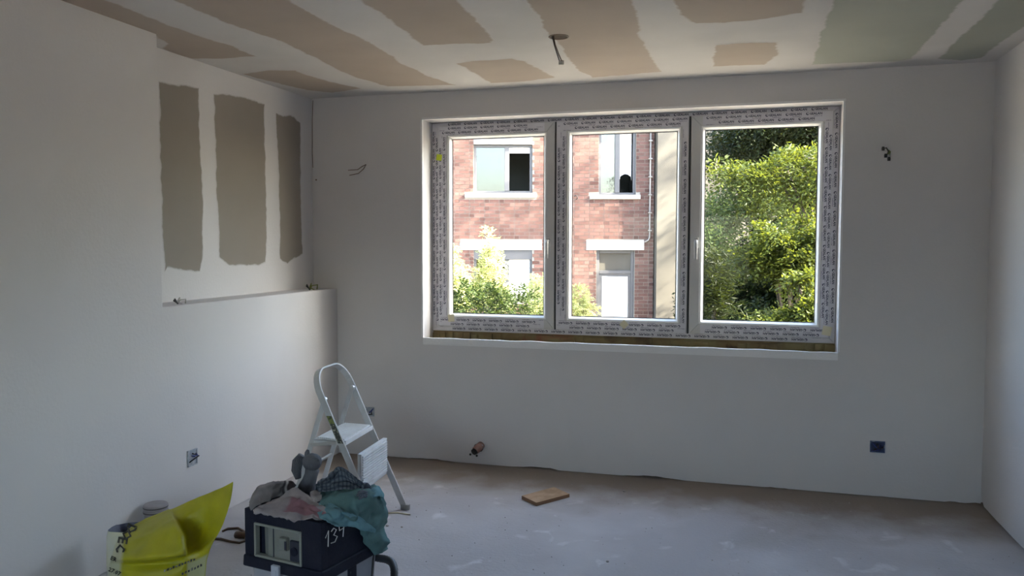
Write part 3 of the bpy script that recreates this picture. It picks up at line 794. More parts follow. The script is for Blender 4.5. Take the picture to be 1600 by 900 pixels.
# small conifer behind the hedge
p = dep(766, 470, 13.5); cl = []
for i, (w_, v) in enumerate(((.04, 360), (.09, 374), (.14, 391), (.19, 409), (.24, 427), (.29, 447), (.33, 470), (.35, 500))):
    c_ = dep(766 + random.uniform(-3, 3), v, 13.5)
    for s_ in ((-1, 1) if i > 1 else (0,)): cl.append((c_.x + s_ * w_ * .5, c_.y + random.uniform(-.1, .1), c_.z, w_ * .65 + .03, w_ * .6 + .03, .085))
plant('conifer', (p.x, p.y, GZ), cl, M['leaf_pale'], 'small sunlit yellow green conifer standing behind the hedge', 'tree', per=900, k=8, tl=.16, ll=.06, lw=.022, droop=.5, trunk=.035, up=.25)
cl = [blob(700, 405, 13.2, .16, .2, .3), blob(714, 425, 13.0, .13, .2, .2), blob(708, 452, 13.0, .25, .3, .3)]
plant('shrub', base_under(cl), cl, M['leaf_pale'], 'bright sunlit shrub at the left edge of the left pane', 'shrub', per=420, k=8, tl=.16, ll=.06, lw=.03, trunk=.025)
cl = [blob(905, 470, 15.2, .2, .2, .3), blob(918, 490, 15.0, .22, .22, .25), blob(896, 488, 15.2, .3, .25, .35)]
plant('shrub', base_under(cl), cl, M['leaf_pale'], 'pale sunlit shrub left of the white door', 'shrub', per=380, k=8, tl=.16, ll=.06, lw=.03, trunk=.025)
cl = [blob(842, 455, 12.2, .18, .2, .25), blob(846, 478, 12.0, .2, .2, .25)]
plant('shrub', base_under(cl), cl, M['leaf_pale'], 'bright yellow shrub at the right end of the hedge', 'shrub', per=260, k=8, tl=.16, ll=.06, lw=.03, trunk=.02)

# the green bank seen through the right pane, back to front
cl = [blob(1210, 260, 14.0, 1.1, 1.0, 1.3), blob(1230, 205, 14.0, 1.3, 1.1, 1.1), blob(1320, 270, 14.0, 1.4, 1.2, 1.2), blob(1215, 380, 14.0, 1.1, 1.0, 1.2), blob(1280, 420, 14.0, 1.3, 1., 1.2), blob(1400, 240, 14.0, 1.4, 1.2, 1.2)]
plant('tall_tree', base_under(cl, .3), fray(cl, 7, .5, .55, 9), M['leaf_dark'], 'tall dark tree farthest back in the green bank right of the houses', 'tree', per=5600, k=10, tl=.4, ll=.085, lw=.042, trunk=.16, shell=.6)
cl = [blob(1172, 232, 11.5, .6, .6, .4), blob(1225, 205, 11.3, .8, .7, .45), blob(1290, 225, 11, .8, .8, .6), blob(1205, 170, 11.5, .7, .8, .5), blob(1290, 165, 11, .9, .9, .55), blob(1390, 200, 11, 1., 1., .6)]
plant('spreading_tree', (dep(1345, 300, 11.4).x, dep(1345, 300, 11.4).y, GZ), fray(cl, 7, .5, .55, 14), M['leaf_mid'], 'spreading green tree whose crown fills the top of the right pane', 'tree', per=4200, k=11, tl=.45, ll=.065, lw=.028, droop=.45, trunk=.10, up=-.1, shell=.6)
cl = [blob(1145, 265, 9.6, .30, .35, .13), blob(1175, 272, 9.4, .42, .4, .13), blob(1225, 262, 9.3, .40, .4, .13), blob(1275, 285, 9.0, .3, .35, .15), blob(1330, 270, 9.0, .5, .5, .3), blob(1250, 240, 9.4, .35, .4, .12)]
plant('ash_tree', (dep(1365, 300, 9.0).x, dep(1365, 300, 9.0).y, GZ), cl, M['leaf_lime'], 'young tree with sunlit hanging leaf sprays across the right pane', 'tree', per=700, k=12, tl=.40, ll=.07, lw=.026, droop=.7, trunk=.06, up=-.25)
cl = [blob(1120, 352, 9.4, .15, .18, .26), blob(1146, 338, 9.5, .11, .15, .22), blob(1114, 400, 9.3, .18, .2, .26), blob(1108, 445, 9.2, .2, .2, .3), blob(1112, 500, 9.2, .25, .25, .4)]
plant('feathery_shrub', base_under(cl), cl, M['leaf_grey'], 'feathery pale green shrub at the left of the right pane', 'shrub', per=800, k=12, tl=.32, ll=.06, lw=.020, droop=.05, trunk=.04, up=.9)
cl = [blob(1205, 330, 9.9, .14, .16, .18), blob(1232, 326, 9.9, .13, .16, .18), blob(1215, 380, 10.0, .22, .2, .3), blob(1215, 450, 10.0, .3, .3, .4)]
plant('feathery_shrub', base_under(cl), cl, M['leaf_grey'], 'silvery shrub with upright sprays in the middle of the right pane', 'shrub', per=420, k=12, tl=.36, ll=.055, lw=.019, droop=.1, trunk=.03, up=.8)
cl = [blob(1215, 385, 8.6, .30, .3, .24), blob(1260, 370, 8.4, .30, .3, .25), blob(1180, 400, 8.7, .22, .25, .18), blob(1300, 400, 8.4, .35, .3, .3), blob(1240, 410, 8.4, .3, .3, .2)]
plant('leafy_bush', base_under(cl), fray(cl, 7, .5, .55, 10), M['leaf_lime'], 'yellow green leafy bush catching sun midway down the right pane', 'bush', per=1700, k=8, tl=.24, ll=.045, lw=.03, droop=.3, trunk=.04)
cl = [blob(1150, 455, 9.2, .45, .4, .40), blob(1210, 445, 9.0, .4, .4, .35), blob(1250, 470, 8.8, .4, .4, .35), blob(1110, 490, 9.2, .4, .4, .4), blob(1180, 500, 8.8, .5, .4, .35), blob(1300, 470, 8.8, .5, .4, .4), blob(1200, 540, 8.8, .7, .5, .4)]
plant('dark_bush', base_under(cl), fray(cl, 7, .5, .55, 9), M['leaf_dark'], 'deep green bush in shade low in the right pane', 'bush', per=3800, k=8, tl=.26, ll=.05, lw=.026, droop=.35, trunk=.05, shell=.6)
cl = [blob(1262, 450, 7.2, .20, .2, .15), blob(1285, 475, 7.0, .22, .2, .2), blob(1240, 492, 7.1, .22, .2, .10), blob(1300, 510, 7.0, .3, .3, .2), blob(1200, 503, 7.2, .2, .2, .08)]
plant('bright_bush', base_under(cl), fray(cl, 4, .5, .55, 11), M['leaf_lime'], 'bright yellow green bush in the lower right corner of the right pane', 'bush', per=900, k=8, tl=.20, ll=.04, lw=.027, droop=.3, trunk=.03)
cl = [blob(1110, 440, 8.3, .13, .15, .26), blob(1122, 470, 8.2, .12, .12, .2)]
plant('grassy_shrub', base_under(cl), cl, M['leaf_mid'], 'small narrow leaved shrub at lower left of the right pane', 'shrub', per=300, k=10, tl=.3, ll=.09, lw=.014, droop=.2, trunk=.02, up=1.0)
# trees outside the frame that dapple the facade: their shade shows on the bricks
PLACE = lambda X, Y: (HO.x + _r.x * X + FH.x * Y, HO.y + _r.y * X + FH.y * Y)
rt_ = random.Random(21)


def crown(X0, X1, Y0, Y1, z0, z1, n, r0, r1):
    out = []
    for _ in range(n):
        x, y = PLACE(rt_.uniform(X0, X1), rt_.uniform(Y0, Y1)); r = rt_.uniform(r0, r1); out.append((x, y, rt_.uniform(z0, z1), r, r, r * .6))
    return out


plant('garden_tree', (*PLACE(8.6, -3.4), GZ), crown(6.2, 11.2, -4.6, -2.4, 6.0, 9.6, 15, .45, .8), M['leaf_mid'], 'tall loose crowned tree in front of the rendered building', 'tree', per=1100, k=9, tl=.5, ll=.12, lw=.06, droop=.3, trunk=.16)


# ------------------------------------------------------------------ wall and ceiling fittings
def wires(o, paths, mats_, r=.0025):
    for pth, m in zip(paths, mats_):
        b = MB(); b.tube(pth, r, 6); b.build('wire', M[m], o, world=True, smooth=True)


p = at(873, 57, 2, H)
cb = empty('ceiling_outlet', p); tag(cb, 'round ceiling light outlet with two dangling wires', 'outlet')
b = MB(); b.lathe([(.050, 0), (.050, -.004), (.044, -.005), (.043, -.0025)], 28, p, caps=False); b.build('box_rim', M['wire_brown'], cb, world=True)
b = MB(); b.lathe([(.0435, -.0022), (.0435, -.0030), (.001, -.0031)], 28, p, caps=False); b.build('box_inside', M['outlet_dark'], cb, world=True)
e = at(863, 57, 2, H - .004); q1 = dep(866, 70, (e - CAM).dot(FW)); q2 = dep(871, 86, (e - CAM).dot(FW) - .005); q3 = dep(875, 98, (e - CAM).dot(FW) - .01); q4 = dep(879, 98, (e - CAM).dot(FW) + .01)
wires(cb, [[e, q1, q2, q3], [e + Vector((.006, 0, 0)), q1 + Vector((.005, 0, 0)), q2 + Vector((.006, 0, 0.004)), q4]], ['wire_black', 'wire_brown'])
for q_ in (q3, q4):
    b = MB(); b.lathe([(.006, -.010), (.007, -.004), (.007, .008), (.005, .011)], 10, q_); b.build('terminal', M['connector'], cb, world=True)

p = at(572, 257, 1, 0)
w = empty('wall_wires', p); tag(w, 'pair of thin bare wires poking out of wall left of window', 'wires')
wires(w, [[p, at(566, 260, 1, -.03), at(559, 265, 1, -.04), at(544, 266, 1, -.05)], [p, at(568, 264, 1, -.03), at(560, 271, 1, -.045), at(546, 274, 1, -.055)]], ['wire_brown', 'wire_brown'], .0028)

p = at(1387, 240, 1, 0)
w = empty('wall_wires', p); tag(w, 'cluster of capped wires hanging from wall right of window', 'wires')
wires(w, [[p, at(1388, 236, 1, -.03), at(1385, 231, 1, -.05), at(1379, 232, 1, -.05)], [p, at(1389, 238, 1, -.03), at(1388, 240, 1, -.04), at(1384, 243, 1, -.05)], [p, at(1391, 240, 1, -.03), at(1391, 245, 1, -.04), at(1389, 248, 1, -.045)], [p, at(1389, 235, 1, -.02), at(1391, 237, 1, -.03), at(1390, 243, 1, -.03)]],
      ['wire_black', 'wire_green', 'connector', 'wire_green'], .0035)
for (u, v) in ((1380, 232), (1384, 243), (1389, 248)):
    b = MB(); b.lathe([(.008, -.012), (.009, 0), (.007, .010)], 10, at(u, v, 1, -.05)); b.build('wire_cap', M['wire_black'], w, world=True)

for (u, v, lab, wm) in ((278, 475, 'small cut wires sticking up from the near end of the wall ledge', 'connector'), (484, 446, 'twisted green wires on the far end of the wall ledge', 'wire_green')):
    p = at(u, v, 0, (XN + XL) / 2 + .04); p.z = ZL; p.y = min(p.y, -.09)
    w = empty('ledge_wires', p); tag(w, lab, 'wires', 'wires on the ledge'); s_ = 1 if wm == 'wire_green' else .7
    V3 = lambda x, y, z: p + Vector((x, y, z)) * s_
    wires(w, [[p, V3(.01, .01, .03), V3(.03, .05, .035), V3(.02, .06, .005)], [p, V3(-.01, -.02, .04), V3(.0, -.045, .03), V3(.015, -.02, .008)], [p, V3(.0, .02, .045), V3(.01, -.02, .02), V3(.02, .02, .004)]], [wm, 'wire_black', wm], .004)


def back_box(name, center, nrm, w, h, m, label, loops):
    c = Vector(center); n_ = Vector(nrm); s_ = Vector((0, 0, 1)).cross(n_); up = Vector((0, 0, 1))
    o = empty(name, c); tag(o, label, 'socket', 'unfinished socket boxes'); T = Matrix((s_, n_, up)).transposed()
    b = MB(); mt = Matrix.Translation(c) @ T.to_4x4()
    for (x0, x1, z0, z1) in ((-w / 2, w / 2, h / 2 - .006, h / 2), (-w / 2, w / 2, -h / 2, -h / 2 + .006), (-w / 2, -w / 2 + .006, -h / 2, h / 2), (w / 2 - .006, w / 2, -h / 2, h / 2)): b.box(x0, x1, 0, .007, z0, z1, mt)
    b.build('box_rim', M[m], o, world=True, bevel=.001)
    b = MB(); b.box(-w / 2 + .005, w / 2 - .005, 0, .0015, -h / 2 + .005, h / 2 - .005, mt); b.build('box_inside', M['box_blue_dark' if loops > 2 else m], o, world=True)
    ms = ['wire_blue', 'wire_black', 'wire_blue', 'wire_brown']
    for k in range(loops):
        r_ = random.Random(k + int(c.x * 90)); a = w * .42; pts = [mt @ Vector((r_.uniform(-a, a), .003 + .018 * (j % 2) + .006 * r_.random(), r_.uniform(-h * .36, h * .36))) for j in range(4)]
        b = MB(); b.tube(pts, .0035, 6); b.build('wire', M[ms[k % 4]], o, world=True, smooth=True)


back_box('socket_box', at(1371, 698, 1, 0), (0, -1, 0), .082, .068, 'box_blue', 'blue socket box full of wires low on wall right of window', 4)
back_box('socket_box', at(578, 643, 1, 0), (0, -1, 0), .070, .064, 'box_grey', 'grey blue socket box on back wall behind the stepladder', 2)
back_box('socket_box', at(300, 715, 0, XL), (1, 0, 0), .075, .085, 'box_grey', 'pale plastered socket box on left wall above the yellow sack', 2)

p = at(748, 700, 1, 0)
po = empty('pipe_stub', p); tag(po, 'reddish capped pipe stub in a broken hole low on back wall', 'pipe')
b = MB(); rim = []
for k in range(18): a = 2 * math.pi * k / 18; rr = .036 + .012 * noise.noise(Vector((math.cos(a) * 2, math.sin(a) * 2, 4))); rim.append(p + Vector((rr * math.cos(a) * .95, -.0015, rr * math.sin(a) * .8 + .004)))
b.add(rim + [q_ + Vector((0, .002, 0)) for q_ in rim], [tuple(range(18))] + [(i, (i + 1) % 18, 18 + (i + 1) % 18, 18 + i) for i in range(18)]); b.build('broken_hole', M['void'], po, world=True)
b = MB(); b.tube([p + Vector((.018, .0, .022)), p + Vector((.010, -.03, .012)), p + Vector((-.006, -.055, -.006))], [.026, .028, .026], 14); b.build('pipe', M['copper'], po, world=True, smooth=True)
b = MB(); b.tube([p + Vector((-.006, -.055, -.006)), p + Vector((-.013, -.07, -.013))], [.022, .021], 14); b.build('pipe_mouth', M['void'], po, world=True)
b = MB(); b.tube([p + Vector((.026, -.004, .024)), p + Vector((.032, -.03, .026))], .007, 8); b.build('fixing', M['clip'], po, world=True)
for u, v in ((735, 710), (745, 712)):
    c_ = at(u, v, 1, 0); b = MB(); b.lathe([(.0075, -.003), (.0075, .003)], 12, c_, Matrix.Rotation(R(90), 3, 'X')); b.build('plug_hole', M['void'], po, world=True)

# ------------------------------------------------------------------ floor bits
P4 = [at(u, v, 2, .0) for u, v in ((815, 780), (838, 791), (890, 777), (866, 766))]; cz = sum(P4, Vector()) / 4
b = MB(); th = .020; vs = [q_ - Vector((0, 0, 0)) for q_ in P4] + [q_ + Vector((0, 0, th)) for q_ in P4]
b.add(vs, [(0, 1, 2, 3), (4, 7, 6, 5), (0, 4, 5, 1), (1, 5, 6, 2), (2, 6, 7, 3), (3, 7, 4, 0)])
cz.z = 0; wo_ = empty('wood_offcut', cz); tag(wo_, 'square offcut of brown board lying on the floor', 'board')
o = b.build('board', M['wood_edge'], wo_, world=True, bevel=.0015)
b = MB(); b.add([q_ + Vector((0, 0, th)) + (cz - q_) * .012 for q_ in P4] + [q_ + Vector((0, 0, th + .0008)) + (cz - q_) * .012 for q_ in P4], [(4, 5, 6, 7), (0, 3, 2, 1), (0, 1, 5, 4), (1, 2, 6, 5), (2, 3, 7, 6), (3, 0, 4, 7)])
b.build('board_face', M['wood'], wo_, world=True)
for (u, v, s_, lab) in ((975, 768, .012, 'small dark crumb of rubble on floor right of wood offcut'), (605, 822, .009, 'small dark chip on floor in front of ladder foot'), (949, 878, .008, 'small dark chip on open floor right of the hose'), (628, 824, .007, 'tiny curled dark shaving on floor near ladder foot')):
    p = at(u, v, 2, 0); b = MB(); bmx = bmesh.new(); bmesh.ops.create_icosphere(bmx, subdivisions=1, radius=s_)
    for vv in bmx.verts: vv.co *= 1 + .5 * noise.noise(vv.co * 90 + Vector((u, 0, 0))); vv.co.z = max(vv.co.z * .6, -.002)
    me = bpy.data.meshes.new('rubble_chip'); bmx.to_mesh(me); bmx.free(); o = link('rubble_chip', me, M['crumb'], loc=p + Vector((0, 0, .002))); tag(o, lab, 'rubble', 'chips on the floor')
V, Fc = [], []
for k in range(420):
    x, y = random.uniform(XL + .1, XR - .05), random.uniform(-3.4, -.06); s_ = random.uniform(.0015, .005) * (1.4 if y > -.3 else 1); n0 = len(V)
    V += [(x - s_, y, 0), (x + s_, y - s_ * .6, 0), (x + s_ * .2, y + s_, 0), (x, y, s_)]; Fc += [(n0, n0 + 1, n0 + 3), (n0 + 1, n0 + 2, n0 + 3), (n0 + 2, n0, n0 + 3)]
me = bpy.data.meshes.new('floor_grit'); me.from_pydata(V, [], Fc); tag(link('floor_grit', me, M['crumb']), 'fine plaster grit scattered over the floor', 'grit', kind='stuff')
b = MB(); b.tube([at(600, 802, 2, .004), at(622, 801, 2, .004), at(641, 804, 2, .004)], .004, 6)
tag(b.build('wood_sliver', M['tape'], loc=at(622, 801, 2, 0), smooth=True), 'thin pale sliver on floor beside the ladder foot', 'sliver')

# ------------------------------------------------------------------ stepladder
LX, LY, LA, LW, TA, TB, HP, HT, H1, H2 = -1.8155, -.9982, 1.6441, .391, .4507, .3304, .6771, .842, .4684, .2534
ox, oy = LX - math.cos(LA) * LW / 2, LY - math.sin(LA) * LW / 2
lad = empty('stepladder', (ox, oy, 0), LA); tag(lad, 'white two step folding stepladder behind the dark dust extractor', 'ladder')
fr = lambda x, z, d=0: Vector((x, z * TA + d, z))          # on the plane of the front frame; d toward the rear
rear = lambda x, z: Vector((x, HP * TA + (HP - z) * TB, z))
nfr = Vector((0, 1, -TA)).normalized(); hw = LW / 2
path = [fr(-hw, .012), fr(-hw, .3), fr(-hw, HT - .15)]
rc = .13
for k in range(1, 9): a = math.pi - math.pi / 2 * k / 8; path.append(fr(-hw + rc + rc * math.cos(a), HT - .135 + .115 * math.sin(a)))
for k in range(0, 9): a = math.pi / 2 - math.pi / 2 * k / 8; path.append(fr(hw - rc + rc * math.cos(a), HT - .135 + .115 * math.sin(a)))
path += [fr(hw, HT - .15), fr(hw, .3), fr(hw, .012)]
b = MB(); b.tube(path, 0, wide=nfr, w=.035, t=.010); b.build('front_frame', M['ladder'], lad, bevel=.002)
for s_ in (-1, 1):
    b = MB(); b.tube([rear(s_ * (hw - .02), HP + .01), rear(s_ * (hw - .02), .012)], 0, wide=Vector((0, 1, TB)), w=.026, t=.010); b.build('rear_leg', M['ladder'], lad, bevel=.0015)
    for q_, nm in ((fr(s_ * hw, 0), 'foot'), (rear(s_ * (hw - .02), 0), 'foot')):
        b = MB(); b.box(q_.x - .010, q_.x + .010, q_.y - .026, q_.y + .026, 0, .03); b.build(nm, M['ladder_grey'], lad, bevel=.003)
    b = MB(); c_ = rear(s_ * (hw - .012), HP); b.lathe([(.016, -.012), (.016, .012)], 12, c_, Matrix.Rotation(R(90), 3, 'Y')); b.build('pivot', M['steel'], lad)
    b = MB(); b.tube([fr(s_ * (hw - .008), H1 - .01, .03), rear(s_ * (hw - .012), H1 - .03)], 0, wide=(0, 0, 1), w=.018, t=.004); b.build('link_bar', M['steel'], lad)
    for zz in (.20, .36, .62):
        b = MB(); b.lathe([(.006, -.008), (.006, .008)], 8, fr(s_ * hw, zz, 0), Matrix.Rotation(R(90), 3, 'Y')); b.build('rivet', M['steel'], lad)
b = MB(); b.tube([rear(-(hw - .02), .30), rear(hw - .02, .30)], .006, 8); b.build('cross_bar', M['ladder'], lad)
b = MB(); b.tube([rear(-(hw - .02), .08), rear(hw - .02, .08)], .006, 8); b.build('cross_bar', M['ladder'], lad)


def tread(name, p0, p1, halfw, lip):                        # ribbed step from front edge p0 to rear edge p1 (y,z)
    d = Vector((0, p1[0] - p0[0], p1[1] - p0[1])); L = d.length; d.normalize(); nn = Vector((-1, 0, 0)).cross(d).normalized()
    if (nn.z < 0 if abs(nn.z) > .5 else nn.y > 0): nn = -nn
    o0 = Vector((0, p0[0], p0[1])); m = Matrix((Vector((1, 0, 0)), d, nn)).transposed().to_4x4(); m.translation = o0; b = MB()
    b.box(-halfw, halfw, 0, L, -.008, 0, m); b.box(-halfw, halfw, -.004, .006, -lip, .002, m); b.box(-halfw, halfw, L - .006, L + .004, -lip, 0, m)
    b.box(-halfw, -halfw + .006, 0, L, -lip, 0, m); b.box(halfw - .006, halfw, 0, L, -lip, 0, m)
    st = b.build(name, M['ladder_step'], lad, bevel=.0015); b = MB(); k = 13
    for i in range(k): y = .014 + (L - .032) * i / (k - 1); b.box(-halfw + .012, halfw - .012, y - .0045, y + .0045, 0, .008, m)
    b.build('tread_rib', M['ladder_step'], st)


tread('upper_step', (H1 * TA - .022, H1), (H1 * TA + .150, H1 + .004), hw - .010, .022)
tread('lower_step', (.395 * TA - .075, .400), (.205 * TA + .012, .205), hw - .012, .020)
b = MB()
mt = lambda z0, z1: [fr(-hw - .0065, z0, -.014), fr(-hw - .0065, z0, .014), fr(-hw - .0065, z1, .014), fr(-hw - .0065, z1, -.014)]
def rail_label(z0, z1, m, off=0):
    b = MB(); A = mt(z0, z1); A = [q_ - Vector((off, 0, 0)) for q_ in A]; b.add(A + [q_ + Vector((.0008, 0, 0)) for q_ in A], [(0, 1, 2, 3), (7, 6, 5, 4), (0, 4, 5, 1), (1, 5, 6, 2), (2, 6, 7, 3), (3, 7, 4, 0)])
    b.build('warning_label', m, lad)
M['label_green'] = mat('label_green', (.22, .25, .07), .5, (.07, .08, .05), 60, .45, .55)
M['label_dark'] = mat('label_dark', (.05, .055, .05), .5, (.35, .35, .28), 90, .55, .6)
rail_label(.46, .56, M['label_dark']); rail_label(.56, .60, M['label_green'])

# ------------------------------------------------------------------ dust extractor
ex = empty('dust_extractor', (-1.663, -2.243, 0), R(-10.7)); tag(ex, 'dark navy dust extractor with beige control panel, heaped with cloths', 'vacuum')
EX, EY = .193, .190
b = MB()
def slab(mb, x, y, z0, z1, taper=0, x2=None):
    mb.add([(sx * x, sy * y, z0) for sx, sy in ((-1, -1), (1, -1), (1, 1), (-1, 1))] + [(sx * (x - taper), sy * (y - taper), z1) for sx, sy in ((-1, -1), (1, -1), (1, 1), (-1, 1))],
           [(0, 3, 2, 1), (4, 5, 6, 7), (0, 1, 5, 4), (1, 2, 6, 5), (2, 3, 7, 6), (3, 0, 4, 7)]); return mb
slab(b, EX - .022, EY - .022, .045, .225, -.008); b.build('tank', M['tank'], ex, bevel=.02, seg=3)
b = MB(); slab(b, EX + .008, EY + .008, .215, .262, .002); b.build('rim_band', M['navy'], ex, bevel=.008, seg=3)
PX0, PX1, PZ0, PZ1 = -.135, .092, .268, .392
b = MB()                                                    # lid shell with the panel recess cut out of its front
slab(b, EX, EY - .03, .262, .45, .006)
for (x0, x1, z0, z1) in ((-EX, PX0, .262, .446), (PX1, EX, .262, .446), (PX0, PX1, .262, PZ0), (PX0, PX1, PZ1, .446)): b.box(x0, x1, -EY, -EY + .035, z0, z1)
b.box(-EX, EX, EY - .035, EY, .262, .446)
b.build('lid', M['navy'], ex, bevel=.006, seg=2)
b = MB(); frame_bars(b, PX0 - .006, PX1 + .006, PZ0 - .006, PZ1 + .006, .010, .010, .010, .010, -EY - .006, -EY + .02); pf = b.build('control_panel', M['panel_frame'], ex, bevel=.004, seg=3)
b = MB(); pf_ = [(PX0, .034), (PX0 + .014, .034), (PX0 + .058, .008), (PX1, .008)]
b.add([(x, -EY + y, z) for z in (PZ0, PZ1) for x, y in pf_], [(0, 1, 5, 4), (1, 2, 6, 5), (2, 3, 7, 6)]); b.build('panel_face', M['panel_beige'], pf)
b = MB(); b.box(PX0 + .084, PX0 + .087, -EY + .005, -EY + .010, PZ0, PZ1); b.build('panel_seam', M['panel_dark'], pf)
b = MB(); b.box(-.008, .030, -EY - .012, -EY + .012, .312, .362); b.build('switch', M['panel_beige'], pf, bevel=.004)
b = MB(); b.box(.022, .031, -EY - .0128, -EY - .010, .318, .352); b.build('switch_slot', M['panel_dark'], pf)
b = MB(); b.box(.038, .088, -EY - .002, -EY + .012, .275, .355); b.build('socket', M['panel_dark'], pf, bevel=.004)
b = MB(); b.lathe([(.017, 0), (.017, .004), (.012, .004)], 20, (.062, -EY - .006, .315), Matrix.Rotation(R(-90), 3, 'X')); b.build('socket_ring', M['navy'], pf)
b = MB(); b.box(-.040, -.002, -EY - .022, -EY - .006, .196, .252); lt = b.build('latch', M['clip'], ex, bevel=.004)
b = MB(); b.box(-.030, -.012, -EY - .026, -EY - .022, .205, .235); b.build('latch_tab', M['clip'], lt, bevel=.002)
for sx in (-1, 1):
    for sy in (-1, 1):
        b = MB(); b.lathe([(.040, -.016), (.045, -.010), (.045, .010), (.040, .016)], 20, (sx * (EX - .035), sy * (EY - .06), .045), Matrix.Rotation(R(90), 3, 'Y')); b.build('wheel', M['hose'], ex, smooth=False)
b = MB(); b.box(EX - .018, EX - .008, -.02, .03, .06, .215); b.build('tank_strap', M['navy'], ex, bevel=.003)


b = MB(); sx = EX + .0005                                    # chalk number on the right face
S = lambda a, z: (sx, -EY + .022 + a * .115, .345 + z * .06)
for ln in ([(0, .62), (.16, 1.0), (.13, .0)], [(.30, .86), (.42, 1.0), (.56, .82), (.42, .56), (.60, .36), (.48, .08), (.28, .12)], [(.70, 1.0), (.72, .66), (.92, .70)], [(.98, 1.05), (.93, .55), (.90, .15)]):
    b.tube([S(*q_) for q_ in ln], .0022, 5)
b.build('chalk_number', M['chalk'], ex)
b = MB(); b.tube([S(1.55, .95), S(1.55, .6)], .001, 5); b.build('chalk_scratch', M['chalk'], ex)
# hose and cord
b = MB(); HPTS = [(-1.50, -2.06, .165), (-1.46, -2.07, .168), (-1.42, -2.085, .172), (-1.385, -2.11, .170), (-1.358, -2.15, .155), (-1.345, -2.19, .12), (-1.343, -2.22, .07), (-1.36, -2.25, .03), (-1.40, -2.28, .018), (-1.47, -2.44, .018), (-1.50, -2.6, .018)]
mx = Matrix.Translation(ex.location) @ Matrix.Rotation(R(-10.7), 4, 'Z'); mi = mx.inverted()
sm = []
for i in range(len(HPTS) - 1):
    for k in range(6):
        t = k / 6; p0, p1, p2, p3 = [Vector(HPTS[max(0, min(len(HPTS) - 1, i + d))]) for d in (-1, 0, 1, 2)]
        sm.append(.5 * ((2 * p1) + (p2 - p0) * t + (2 * p0 - 5 * p1 + 4 * p2 - p3) * t * t + (3 * p1 - p0 - 3 * p2 + p3) * t ** 3))
b.tube([mi @ q_ for q_ in sm], [.0165 if i % 2 else .0150 for i in range(len(sm))], 12); b.build('hose', M['hose'], ex, smooth=True)
b = MB(); b.tube([mi @ Vector(q_) for q_ in ((-1.47, -2.10, .27), (-1.46, -2.13, .20), (-1.45, -2.17, .12), (-1.44, -2.22, .03), (-1.45, -2.35, .008), (-1.5, -2.5, .008))], .0045, 8); b.build('power_cord', M['wire_black'], ex, smooth=True)

# cable on the floor between sack and extractor
b = MB(); b.tube([at(u, v, 2, .006) for u, v in ((330, 842), (345, 842), (360, 846), (374, 848), (384, 845), (384, 832), (372, 825), (356, 826), (348, 830))], .006, 8)
tag(b.build('floor_cable', M['wire_brown'], loc=at(356, 836, 2, 0), smooth=True), 'brown cable looped on floor left of the dust extractor', 'cable')
b = MB(); pc = at(374, 836, 2, .016); b.tube([pc + Vector((-.02, .0, 0)), pc, pc + Vector((.05, .01, 0))], [.017, .018, .016], 12)
tag(b.build('cable_plug', M['wire_brown'], loc=Vector((pc.x, pc.y, 0)), smooth=True), 'dark round plug lying at the left side of the dust extractor', 'plug')


# ------------------------------------------------------------------ cloths
def cr(P, t):                                               # Catmull-Rom along the first axis
    n = len(P); x = t * (n - 1); i = min(int(x), n - 2); s_ = x - i; p = lambda k: P[max(0, min(n - 1, k))]
    return .5 * ((2 * p(i)) + (p(i + 1) - p(i - 1)) * s_ + (2 * p(i - 1) - 5 * p(i) + 4 * p(i + 1) - p(i + 2)) * s_ ** 2 + (3 * p(i) - p(i - 1) - 3 * p(i + 1) + p(i + 2)) * s_ ** 3)


def surf_pt(G, s_, t):
    return cr(np.array([cr(np.array(rw), s_) for rw in G]), t)


